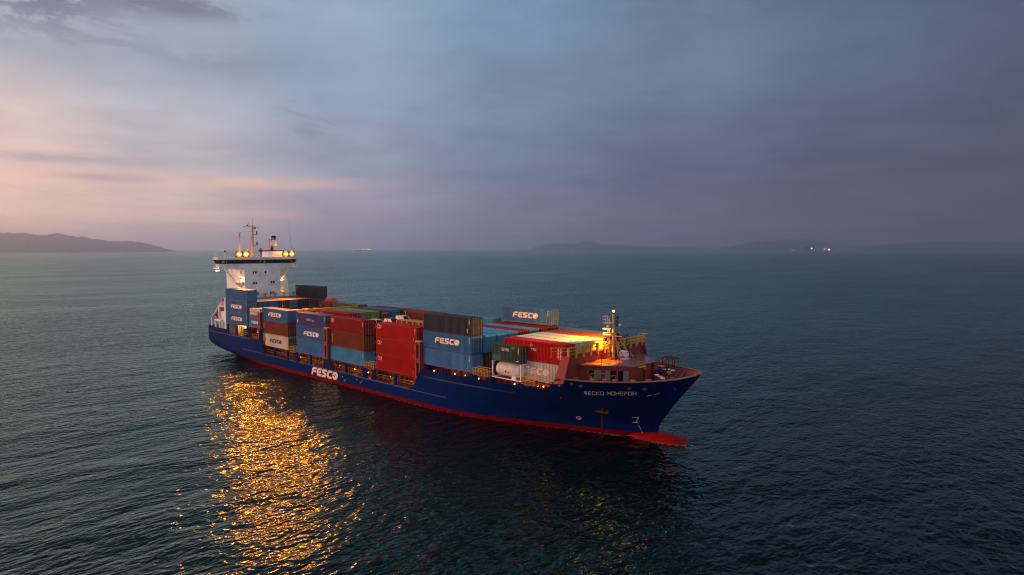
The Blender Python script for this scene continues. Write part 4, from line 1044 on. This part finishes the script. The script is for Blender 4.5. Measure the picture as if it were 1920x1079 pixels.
# sixth bay
zf = 6.95
c = container(80.1, ry(0), zf, BLUE2, 'plain blue container, lowest in the stack topped by a charcoal one', doors=False); ident(c)
c = container(80.1, ry(0), zf+TIER, BLUE, 'blue container with large white lettering directly beneath a charcoal one'); logo(c, 3.05, 1.05, 6.3, 1.0); ident(c, orange=False)
c = container(80.1, ry(0), zf+2*TIER, CHAR, 'dark charcoal container with orange sticker on top of a large lettered blue one'); ident(c, orange=2)
for r, col, lb in ((1,TOPBLUE,'blue container beside the charcoal one, above the dark brown end'),(2,TOPBLUE,'blue container in the middle of three blue ones side by side'),(3,TOPBLUE,'blue container between another blue one and a red one'),
    (4,RED,'red container between a blue and a grey blue one, nearer the charcoal stack'),(5,(.10,.30,.46),'grey blue container between two red ones'),(6,RED,'red container between the grey blue one and the one under the lone lettered blue one'),(7,RUST,'rust red container carrying the lone lettered blue one on the far side')):
    container(80.5-.05*r, ry(r), zf+TIER-.05, col, lb)
container(80.4, ry(1), zf-.05, DKBROWN, 'dark brown container beneath the first blue one beside the lettered stack')
MB().box(80.6,92.0,-5.5,10.9,6.84,9.8).build('hatch_block', 'darkred', ship)
c = container(80.3, ry(7)-.05, zf+2*TIER+.05, BLUE, 'blue container with large white lettering standing alone high on the far side', trim=(.10,.16,.26)); logo(c, 2.9, 1.0, 6.4, 1.05); ident(c)
# foremost bay
c = container(97.0, -11.0, 9.62, GREEN, 'short dark green container with white lettering on top of the tank container', 6.06, H=2.62)
face(c).text('CAPITAL', 2.05, 1.7, .40, .17, .075, .075).build('lettering', 'letter', c)
M['patchg'] = paint('green_patch', (.10,.20,.03), .6, .1); M['patcht'] = paint('teal_patch', (.035,.13,.10), .6, .1)
face(c).poly([(4.15,2.05),(4.9,2.05),(4.9,2.5),(4.15,2.5)]).build('repaired_patch', 'patchg', c); face(c).poly([(.25,.2),(1.95,.2),(1.95,.95),(.25,.95)]).build('repaired_patch', 'patcht', c)
ident(c, 6.06, False, 2.62); face(c).stroke([(5.2,.35),(5.55,.35)], .12).build('number_mark', 'letter', c)
tk = tag(empty('tank_container', (97.0, -11.0, 6.95)), 'white tank container in an open frame underneath the dark green container', 'container', 'containers stacked on the ship')
fr = MB()
for x in (0, 5.92):
    for y in (0, 2.4): fr.box(x, x+.14, y, y+.14, 0, 2.6)
    fr.box(x+.002,x+.138,.14,2.4,0,.14).box(x+.002,x+.138,.14,2.4,2.46,2.6)
    for a, b in (((.1,1.9),(.7,2.5)),((2.44,1.9),(1.84,2.5)),((.1,.7),(.7,.1)),((2.44,.7),(1.84,.1))): fr.tube((x+.07,a[0],a[1]),(x+.07,b[0],b[1]),.05,4)
fr.box(.14,5.92,.002,.138,0,.13).box(.14,5.92,2.402,2.538,0,.13)
fr.build('frame', 'white', tk)
MB().lathe([(.05,.28),(.6,.34),(.98,.55),(1.12,.85),(1.12,5.2),(.98,5.5),(.6,5.7),(.05,5.76)], (0,1.27,1.36), 0, 26).build('tank', 'tank', tk, smooth=True)
mb = MB()
for x in (1.3,2.9,4.6): mb.lathe([(1.125,x),(1.15,x+.01),(1.15,x+.07),(1.125,x+.08)], (0,1.27,1.36), 0, 26)
mb.build('hoop', 'tank', tk)
MB().box(4.2,5.0,-.02,.2,.06,.62).build('document_box', 'white', tk)
MB().prism([(2.75,1.0),(2.92,1.17),(2.75,1.34),(2.58,1.17)], 1, .135, .16).build('hazard_label', 'boot', tk); MB().prism([(3.35,.95),(3.52,1.12),(3.35,1.29),(3.18,1.12)], 1, .135, .16).build('hazard_label', 'orange', tk)
gr = [-9.7+2.47*i for i in range(7)]
container(98.2, gr[0], 7.2, CREAM, 'cream ribbed container with pale rounded lettering below the long red one', Wd=2.42)
cc = bpy.data.objects[[o.name for o in COL.objects if o.get('label','').startswith('cream ribbed')][0]]
face(cc).logo(3.0, 1.0, 6.4, 1.0).build('lettering', paint('pink_letter', (.72,.52,.46), .5, .1), cc)
for r, col, lb in ((0,CAIRED,'long red container with white ring emblem behind the short green one'),(1,PALE,'pale blue container between the long red and a beige one, under the foremast lamps'),(2,CREAM,'beige container under the foremast lamps, beside the pale blue one'),
    (3,LAV,'lavender grey container between the beige and the orange brown one'),(4,RUST,'orange brown container beside the lavender grey one behind the foremast'),(5,BROWN,'brown container between the orange brown and the far blue one behind the foremast'),(6,STEEL,'blue grey container on the far edge behind the breakwater rail')):
    c = container(98.25-.12*r, gr[r], 10.2, col, lb, Wd=2.42, doors=r not in (1,3))
    if r == 0:
        m_ = face(c); rg = [(5.75+.26*math.cos(2*math.pi*i/14), 2.3+.26*math.sin(2*math.pi*i/14)) for i in range(15)]
        m_.stroke(rg, .12).stroke([(5.65,2.3),(5.85,2.3)], .12).text('TEX', 5.75, 1.5, .32, .26, .1, .08); m_.build('emblem', 'letter', c)
        m_ = face(c)
        for k in range(9): m_.stroke([(10.9,2.4-.2*k),(11.05,2.4-.2*k)], .1).stroke([(11.35,2.4-.2*k),(11.5,2.4-.2*k)], .1)
        m_.build('number_mark', 'letter', c)
MB().box(98.4,110.0,-6.9,8.9,6.83,10.15).build('hatch_block', 'darkred', ship)

# ------------------------------------------------------------------ vehicles riding on flat racks amidships
M['carwhite'] = paint('white_car_paint', (.72,.70,.70), .25, .05); M['carblack'] = paint('black_car_paint', (.03,.03,.035), .22, .0)
M['cargrey'] = paint('grey_car_paint', (.16,.17,.19), .25, .0); M['lampglass'] = paint('lamp_glass', (.6,.6,.6), .1, 0)
def vehicle(name, x, y, z, mat, label, cat, kind='suv', flip=False):
    o = tag(empty(name, (x, y, z), math.pi if flip else 0), label, cat, 'vehicles carried on the ship')
    L, Wd, H = {'suv':(4.6,1.85,1.9),'pickup':(5.0,1.85,1.85),'sedan':(4.5,1.75,1.45)}[kind]
    hw = Wd/2; bz = {'suv':1.08,'pickup':1.02,'sedan':.88}[kind]
    prof = [(-L/2,.42),(-L/2+.05,bz-.05),(-L/2+.2,bz),(L/2-1.25,bz),(L/2-.15,bz-.14),(L/2,.7),(L/2,.36),(-L/2+.3,.3)]
    b_ = MB().prism(prof, 1, -hw, hw).build('body', mat, o, bevel=.07)
    c0, c1, c2, c3 = {'suv':(-L/2+.05,-L/2+.35,L/2-2.0,L/2-1.25),'pickup':(-.75,-.55,.75,1.35),'sedan':(-1.75,-1.0,.4,1.15)}[kind]
    i1 = hw-.10; i2 = hw-.26
    MB().add([(c0+.06,-i1,bz-.01),(c3,-i1,bz-.01),(c3,i1,bz-.01),(c0+.06,i1,bz-.01),(c1,-i2,H-.09),(c2,-i2,H-.09),(c2,i2,H-.09),(c1,i2,H-.09)],
             [(0,3,2,1),(4,5,6,7),(0,1,5,4),(1,2,6,5),(2,3,7,6),(3,0,4,7)]).build('window', 'glass', o)
    rf = MB().box(c1-.03, c2+.03, -i2-.02, i2+.02, H-.09, H-.02).build('roof', mat, o, bevel=.03)
    pl_ = MB()
    for sg in (-1, 1):
        for xa, xb in ((c0+.06,c1),(c3,c2),((c0+c3)/2-.1,(c1+c2)/2-.1)): pl_.tube((xa,sg*i1,bz),(xb,sg*i2,H-.08),.055,5)
    pl_.build('pillar', mat, o)
    if kind == 'suv':
        MB().tube((c1+.1,-i2+.08,H+.03),(c2-.2,-i2+.08,H+.03),.03,5).tube((c1+.1,i2-.08,H+.03),(c2-.2,i2-.08,H+.03),.03,5).build('roof_rack', 'dkgrey', rf)
    for xx in (-L*.31, L*.31):
        for sg in (-1, 1):
            w_ = MB().tube((xx,sg*(hw-.2),.36),(xx,sg*(hw+.02),.36),.36,14).build('wheel', 'rubber', o)
            MB().tube((xx,sg*(hw+.015),.36),(xx,sg*(hw+.03),.36),.2,10).build('rim', 'grey', w_)
    for sg in (-1, 1):
        MB().box(L/2-.1, L/2+.015, sg*(hw-.3)-.18, sg*(hw-.3)+.18, .68, .84).build('headlight', 'lampglass', o)
    return o
fz = 10.25
for r, x, lb in ((2,50.0,'flat rack under the dark sedan'),(3,50.0,'flat rack under the black off-roader'),(4,50.0,'flat rack under the white off-roader'),):
    flat_rack(x, ry(r), fz, 12.0, lb, 'rust', 1.0)
vehicle('dark_sedan', 58.6, ry(2)+1.25, fz+.4, 'cargrey', 'dark grey sedan riding behind the topmost bright red container', 'car', 'sedan')
vehicle('black_offroader', 58.3, ry(3)+1.25, fz+.38, 'carblack', 'black off-roader between the dark sedan and the white one with roof rails', 'car', 'suv')
vehicle('white_offroader', 58.6, ry(4)+1.25, fz+.75, 'carwhite', 'white off-roader riding highest of the vehicles, before the far rust brown container', 'car', 'suv')
flat_rack(66.3, ry(2), 10.6, 12.0, 'flat rack under the white pickup and the white wagon', 'rust', 1.0)
vehicle('white_pickup', 68.8, ry(2)+1.4, 11.35, 'carwhite', 'white pickup truck behind the strapped bundle on the red stack side', 'truck', 'pickup')
vehicle('white_wagon', 74.0, ry(2)+1.3, 11.5, 'carwhite', 'white wagon partly hidden by the charcoal container', 'car', 'suv')
for k, lb in ((0,'lowest'),(1,'middle'),(2,'top')):
    flat_rack(57.0, ry(1), 4.3+k*3.2, 7.2, lb+' rack of the three tier car carrier seen in the gap beside the red stack', 'dkgrey', 3.1 if k < 2 else 1.0)
    vehicle('white_van', 61.0, ry(1)+1.2, 4.65+k*3.2, 'carwhite', 'white van on the '+lb+' rack in the gap beside the bright red stack', 'van', 'suv')
flat_rack(66.3, ry(1), 10.2, 12.0, 'flat rack under the dark strapped bundle', 'rust', 1.3)
bd = tag(empty('strapped_bundle', (68.6, ry(1)+1.2, 10.55)), 'long dark wrapped bundle with orange straps behind the topmost bright red container', 'cargo')
mb = MB(); rnd = random.Random(3)
for j in range(4):
    for k in range(5):
        yy = -.95+.62*j+rnd.uniform(-.05,.05); zz = .3+.56*k+rnd.uniform(-.04,.04); mb.tube((-.3+rnd.uniform(-.3,.3),yy,zz),(8.6+rnd.uniform(-.5,.3),yy,zz+rnd.uniform(-.1,.1)),.29,8)
M['wrap'] = paint('brown_wrap', (.11,.07,.05), .6, .3, (.3,.16,.07), 1.0, streak=False)
mb.build('wrapped_pipes', 'wrap', bd)
for x in (.3,1.9,3.4,5.2,6.9,8.2): MB().box(x-.11,x+.11,-1.3,1.28,.0,2.95).build('strap', 'strap', bd)
MB().box(.9,8.0,-1.0,1.1,2.86,3.06).build('top_sheet', paint('tan_sheet', (.42,.20,.09), .7, .3), bd)
tag(MB().box(110.95,111.5,1.7,2.2,12.75,13.85).box(110.9,111.55,1.65,2.25,12.55,12.75).build('red_cabinet', 'boot', None, bevel=.03), 'small bright red cabinet on the breakwater walkway beside the foremast', 'cabinet')

# ------------------------------------------------------------------ lifeboat on its ramp
lb = tag(empty('lifeboat', (-7.3, -8.7, 10.5)), 'orange red enclosed lifeboat tilted stern down on the white davit frame', 'lifeboat'); lb.rotation_euler = (0, R(-37), 0)
def loft(secs, n=14):
    mb = MB(); vs = []
    for x, hw, z0, z1 in secs:
        for i in range(n):
            t = 2*math.pi*i/n; cs, sn = math.cos(t), math.sin(t)
            vs.append((x, hw*math.copysign(abs(cs)**.7, cs), (z0+z1)/2+(z1-z0)/2*math.copysign(abs(sn)**.75, sn)))
    m = len(secs)
    mb.add(vs, [(j*n+i, j*n+(i+1)%n, (j+1)*n+(i+1)%n, (j+1)*n+i) for j in range(m-1) for i in range(n)] + [tuple(range(n)), tuple(range((m-1)*n, m*n))])
    return mb
loft([(-3.6,.1,-.1,.2),(-3.3,.7,-.7,.6),(-2.4,1.15,-1.0,1.0),(0,1.3,-1.1,1.25),(2.2,1.25,-1.0,1.3),(3.0,1.1,-.8,1.2),(3.2,.7,-.5,.9)]).build('hull', 'orange', lb, smooth=True)
MB().box(1.3,2.7,-.7,.7,1.15,1.85).build('cockpit', 'orange', lb, bevel=.15); MB().box(2.701,2.72,-.5,.5,1.4,1.75).box(1.28,1.299,-.5,.5,1.4,1.75).build('window', 'glass', lb)
MB().box(-2.6,2.8,-1.33,-1.24,-.1,.05).box(-2.6,2.8,1.24,1.33,-.1,.05).build('fender', 'rust', lb)

# ------------------------------------------------------------------ crew member on the bow
def skinned(name, verts, edges, radii, mat, parent, sub=1):
    me = bpy.data.meshes.new(name); me.from_pydata(verts, edges, []); me.update()
    o = bpy.data.objects.new(name, me); COL.objects.link(o)
    sk = o.modifiers.new('skin', 'SKIN'); sk.use_smooth_shade = True
    for v, r_ in zip(me.skin_vertices[0].data, radii): v.radius = r_ if isinstance(r_, tuple) else (r_, r_)
    me.skin_vertices[0].data[0].use_root = True
    ss = o.modifiers.new('subdivision', 'SUBSURF'); ss.levels = sub; ss.render_levels = sub
    me.materials.append(M[mat]); o.parent = parent
    return o
pr = tag(empty('person', (119.95, 2.75, 7.45), R(-60)), 'person in a yellow jacket and white helmet standing on the bow deck', 'person')
V_ = [(0,0,.93),(0,0,1.15),(0,0,1.40),(0,.0,1.50),(.01,0,1.60),(.02,0,1.70),
      (0,.10,.90),(.02,.11,.50),(0,.12,.09),(.13,.13,.04), (0,-.10,.90),(.03,-.11,.50),(-.02,-.12,.09),(.11,-.13,.04),
      (0,.20,1.40),(.05,.27,1.14),(.24,.16,1.12),(.32,.12,1.14), (0,-.20,1.40),(.04,-.27,1.14),(.22,-.15,1.22),(.30,-.10,1.27)]
E_ = [(0,1),(1,2),(2,3),(3,4),(4,5),(0,6),(6,7),(7,8),(8,9),(0,10),(10,11),(11,12),(12,13),(2,14),(14,15),(15,16),(16,17),(2,18),(18,19),(19,20),(20,21)]
R_ = [(.15,.11),(.15,.11),(.16,.11),.055,.085,.095,.09,.065,.05,.045,.09,.065,.05,.045,.07,.05,.042,.035,.07,.05,.042,.035]
skinned('body', V_, E_, R_, 'trouser', pr)
idx = [0,1,2,14,15,16,18,19,20]; mp = {a: i for i, a in enumerate(idx)}
skinned('jacket', [(V_[i][0],V_[i][1],V_[i][2]-(.05 if i == 0 else 0)) for i in idx], [(mp[a],mp[b]) for a,b in E_ if a in mp and b in mp], [(.2,.155),(.19,.15),(.2,.145),.1,.075,.062,.1,.075,.062], 'jacket', pr)
hd = MB().ball((.03,0,1.66),.105,12,(1,.85,1.2)).tube((.13,0,1.64),(.15,0,1.63),.02,5).build('head', 'skin', pr, smooth=True)
MB().lathe([(.16,0),(.15,.03),(.145,.08),(.11,.14),(.05,.17),(.01,.175)], (.03,0,1.70), 2, 14).box(.1,.23,-.09,.09,1.70,1.72).build('helmet', 'white', pr, smooth=True)
for sg, i in ((1,17),(-1,21)):
    hnd = MB(); b_ = Vector(V_[i])
    hnd.ball(tuple(b_),.045,8,(1.1,.7,1))
    for k in range(4): hnd.tube(b_+Vector((.03,(-.025+.017*k),.01)), b_+Vector((.09-.006*abs(k-1.5),(-.025+.017*k)*1.1,-.012)), .009, 5)
    hnd.tube(b_+Vector((0,-sg*.03,.02)), b_+Vector((.05,-sg*.05,.03)), .010, 5)
    hnd.build('hand', 'skin', pr)

# ------------------------------------------------------------------ sea
def _water():
    m, nt, b, out = new_mat('sea_water')
    p = nt.new('ShaderNodeTexCoord').outputs['Object']
    def layer(rot, sx, sy, scale, det, rough, dist, amp, loc=(0,0,0)):
        n = nt.noise(nt.mapping(p, loc, (0,0,R(rot)), (sx, sy, 1)), scale, det, rough, dist)
        return nt.math('MULTIPLY', n, amp)
    h = layer(6, 1, .42, .052, 2, .5, .3, 1.15)
    h = nt.math('ADD', h, layer(-24, 1, .5, .16, 2, .5, .4, .80, (13,5,0)))
    gust = nt.sstep(nt.noise(nt.mapping(p, (5,9,0), (0,0,R(-20)), (1,.45,1)), .016, 4, .6, .6), .34, .66, .62, 1.15)
    h = nt.math('ADD', h, nt.math('MULTIPLY', gust, layer(14, 1, .55, .50, 2, .6, .5, .50, (3,8,0))))
    h = nt.math('ADD', h, nt.math('MULTIPLY', gust, layer(-8, 1, .6, 1.3, 1.5, .6, .4, .26, (7,2,0))))
    bp = nt.new('ShaderNodeBump'); bp.inputs['Strength'].default_value = 1.0; bp.inputs['Distance'].default_value = 1.0
    nt.put(bp.inputs['Height'], h)
    nt.n.remove(b)
    df = nt.new('ShaderNodeBsdfDiffuse'); df.inputs[0].default_value = (.0012,.006,.007,1)
    gl = nt.new('ShaderNodeBsdfGlossy'); gl.inputs['Color'].default_value = (.58,.82,.78,1); gl.inputs['Roughness'].default_value = .13
    fr = nt.new('ShaderNodeFresnel'); fr.inputs['IOR'].default_value = 1.31
    for q in (gl, fr): nt.l.new(bp.outputs[0], q.inputs['Normal'])
    mx = nt.new('ShaderNodeMixShader'); nt.l.new(fr.outputs[0], mx.inputs[0]); nt.l.new(df.outputs[0], mx.inputs[1]); nt.l.new(gl.outputs[0], mx.inputs[2])
    nt.l.new(mx.outputs[0], out.inputs[0])
    return m
M['sea'] = _water()
SEA_R = 13400
mb = MB(); cx0, cy0 = 100.0, -20.0; rings = (0, 60, 150, 300, 600, 1200, 3000, 7000, SEA_R); nseg = 96
SZ = -.36
vs = [(cx0, cy0, SZ)]
for r_ in rings[1:]: vs += [(cx0+r_*math.cos(2*math.pi*i/nseg), cy0+r_*math.sin(2*math.pi*i/nseg), SZ) for i in range(nseg)]
fs = [(0, 1+i, 1+(i+1)%nseg) for i in range(nseg)]
for k in range(len(rings)-2):
    a = 1+k*nseg; b_ = a+nseg
    fs += [(a+i, b_+i, b_+(i+1)%nseg, a+(i+1)%nseg) for i in range(nseg)]
mb.add(vs, fs)
sea = tag(mb.build('sea', 'sea'), kind='structure')
if sea.data.polygons[0].normal.z < 0: sea.data.flip_normals()

# thin broken foam where the ripples lap the stem and the bulb
M['foam'] = paint('sea_foam', (.42,.46,.47), .8, 0)
rnd = random.Random(11); mb = MB()
def fleck(x, y, a, b, th):
    pts = [(x+a*math.cos(t)*math.cos(th)-b*math.sin(t)*math.sin(th), y+a*math.cos(t)*math.sin(th)+b*math.sin(t)*math.cos(th), SZ+.012) for t in (k*math.pi/3+rnd.uniform(-.3,.3) for k in range(6))]
    mb.add(pts, [tuple(range(6))])
for k in range(150):
    x = rnd.uniform(108, 119.5); d_ = rnd.expovariate(5.0)
    fleck(x, -hb(x, -.3)-.04-d_, rnd.uniform(.05,.34), rnd.uniform(.015,.05), math.atan2(.4,1)+rnd.uniform(-.3,.3))
for k in range(130):
    t = rnd.uniform(-.2, 1.75); e_ = 1+rnd.expovariate(14.0)
    fleck(116.8+7.85*e_*abs(math.sin(t))**.7, -2.55*e_*max(.05,math.cos(t))**.75, rnd.uniform(.04,.26), rnd.uniform(.012,.045), rnd.uniform(-.3,.3)-t*.4)
for k in range(120):
    x = rnd.uniform(30, 108); fleck(x, -hb(x, -.2)-.05-rnd.expovariate(9.0), rnd.uniform(.05,.3), rnd.uniform(.01,.03), rnd.uniform(-.2,.2))
tag(mb.build('foam', 'foam'), kind='stuff')

# ------------------------------------------------------------------ far shores
def _hill():
    m, nt, b, _ = new_mat('wooded_hill'); oc = nt.new('ShaderNodeTexCoord').outputs['Object']
    n = nt.noise(oc, .006, 6, .6)
    nt.put(b.inputs['Base Color'], nt.mix(n, (.030,.042,.030,1), (.075,.072,.060,1))); b.inputs['Roughness'].default_value = .9
    return m
M['hill'] = _hill()
CX, CY, CZ = 169.25, -82.5, 26.82
def hills(name, D, prof, thick=1500, seed=1):
    """prof: (bearing off the view axis in degrees, ridge height in m)."""
    rnd = random.Random(seed); a0, a1 = prof[0][0], prof[-1][0]; n = int((a1-a0)*9)+8
    xs, ys = [q[0] for q in prof], [q[1] for q in prof]
    rows = (-1.0,-.8,-.55,-.3,0,.4,1.0); shp = (0,.30,.58,.82,1,.6,0)
    ph = [rnd.uniform(0, 6.28) for _ in range(6)]
    vs = []
    for i in range(n+1):
        a = a0+(a1-a0)*i/n; h = max(0.0, pchip(a, xs, ys))
        h *= 1+.03*math.sin(a*3.1+ph[0])+.02*math.sin(a*7+ph[1])+.018*math.sin(a*13.7+ph[4])+.01*math.sin(a*29+ph[5])
        ca = R(a)+YAW
        for k, (t, s_) in enumerate(zip(rows, shp)):
            d = D+t*thick*(.6+.4*min(1, h/120)); q = s_*(1 + (.10*math.sin(a*5.3+ph[2]+k*2.1)+.08*math.sin(a*2.9+ph[3]-k*1.3))*(0 < s_ < 1))
            vs.append((CX+d*math.sin(ca), CY+d*math.cos(ca), h*q - .5*(s_ == 0)))
    m = len(rows)
    mb = MB().add(vs, [(i*m+k, (i+1)*m+k, (i+1)*m+k+1, i*m+k+1) for i in range(n) for k in range(m-1)])
    return tag(mb.build(name, 'hill', None, smooth=True), kind='structure')
def ang_h(px, py, D):                                               # bearing and height of a ridge point seen at that place
    rel_ = math.atan((px-960)/1235.43)
    return math.degrees(rel_), CZ + (466.9-py)*D*math.cos(rel_)/1235.43
def prof(D, pts, k=1.0): return [(a_, h_*k) for a_, h_ in (ang_h(x, y, D) for x, y in pts)]
hills('hills', 8000, [(-75,60),(-65,190),(-55,170),(-46,215)] + prof(8000, [(0,436),(25,436),(60,439.5),(75,441),(92,439),(112,438.5),(135,443),(156,443),(168,447),(200,451),(232,452.5),(262,453.5),(286,459),(312,466.5),(330,469.5)]), 1400, 1)
hills('hills', 12900, prof(12900, [(990,468.6),(1020,459),(1045,456.5),(1075,457),(1100,451.5),(1118,455),(1135,459),(1160,458.5),(1190,461.5),(1250,463.5),(1320,465),(1345,468.6)]), 400, 2)
hills('hills', 12600, prof(12600, [(1330,468.6),(1380,459.5),(1420,453.5),(1450,451),(1490,449.5),(1530,451.5),(1560,455.5),(1585,460),(1640,463),(1665,468.6)]), 500, 3)
hills('hills', 12900, prof(12900, [(1590,468.6),(1650,459),(1700,456),(1760,454),(1850,453),(1905,451.5),(1960,450.5),(2100,455),(2300,460),(2500,467)]), 400, 4)

def far_pt(px, D, z=0.0):
    a = math.atan((px-960)/1235.43)+YAW
    return (CX+D*math.sin(a), CY+D*math.cos(a), z)
ds = tag(empty('distant_ship', far_pt(680, 8200), R(48)), 'tiny ship with a string of yellow deck lights near the horizon', 'ship')
MB().prism([(-100,12),(-94,0),(90,0),(104,14)], 1, -13, 13).build('hull', 'black', ds); MB().box(-92,-70,-12,12,12.1,32).build('deckhouse', 'white', ds)
for x, z, r_ in ((-98,24,2.0),(-76,27,2.6),(-38,26,2.2),(4,27,2.8),(22,27,2.6),(58,16,2.8),(72,22,3.0),(84,14,2.8),(94,24,2.4)): MB().ball((x,0,z),r_*1.25,6).build('deck_light', 'farlamp', ds)
M['farred'] = emit('far_red_lamp', (1.0,.35,.16), 5)
bs = tag(empty('shore_building', far_pt(1513, 9800), R(44)), 'dim large shore building with faint roof lights beneath the far hill', 'building')
MB().box(-42,42,-20,20,-1,54).build('hall', 'dkgrey', bs); MB().box(-42,40,-21,-20.1,50,53).build('roof_light', emit('roof_glow', (1,.4,.3), .14), bs)
for px, z, r_, lb_ in ((1485,20,3.0,'lone yellow lamp on the far shore before the dim building, apart from the others'),(1521,32,3.2,'yellow lamp at the corner of the dim shore building'),(1553.5,18,4.6,'brightest yellow lamp on the far shore'),(1545,22,2.2,'small orange lamp beside the brightest lamp on the far shore'),
    (1593,21,1.8,'faint shore lamp of a close pair, the one nearer the brightest lamp'),(1599,20,1.8,'faint shore lamp of a close pair, the one farther from the brightest lamp'),(1072,34,2.0,'lone pale lamp under the faint middle hills'),(1573,14,1.4,'faint lamp low on the shore between the brightest lamp and the pair')):
    t_ = tag(empty('shore_lamp', far_pt(px, 9600)), lb_, 'lamp', 'lamps on the far shore')
    MB().tube((0,0,-1),(0,0,z),.8,6).build('mast', 'dkgrey', t_); MB().ball((0,0,z),r_*1.9,8).build('lens', 'farlamp', t_)

# ------------------------------------------------------------------ evening haze
hz = MB().box(-14200, 14400, -14200, 14200, -8, 262)
me = hz.mesh('haze'); hm = bpy.data.materials.new('haze_air'); hm.use_nodes = True
nt = NT(hm.node_tree); nt.n.clear(); o_ = nt.new('ShaderNodeOutputMaterial'); pv = nt.new('ShaderNodeVolumePrincipled')
pv.inputs['Color'].default_value = (.87,.90,1.0,1); pv.inputs['Density'].default_value = 1.5e-4; pv.inputs['Anisotropy'].default_value = 0.9
nt.l.new(pv.outputs[0], o_.inputs['Volume'])
try: hm.cycles.homogeneous_volume = True
except Exception: pass
me.materials.append(hm)
ho = bpy.data.objects.new('haze', me); COL.objects.link(ho); tag(ho, kind='stuff')
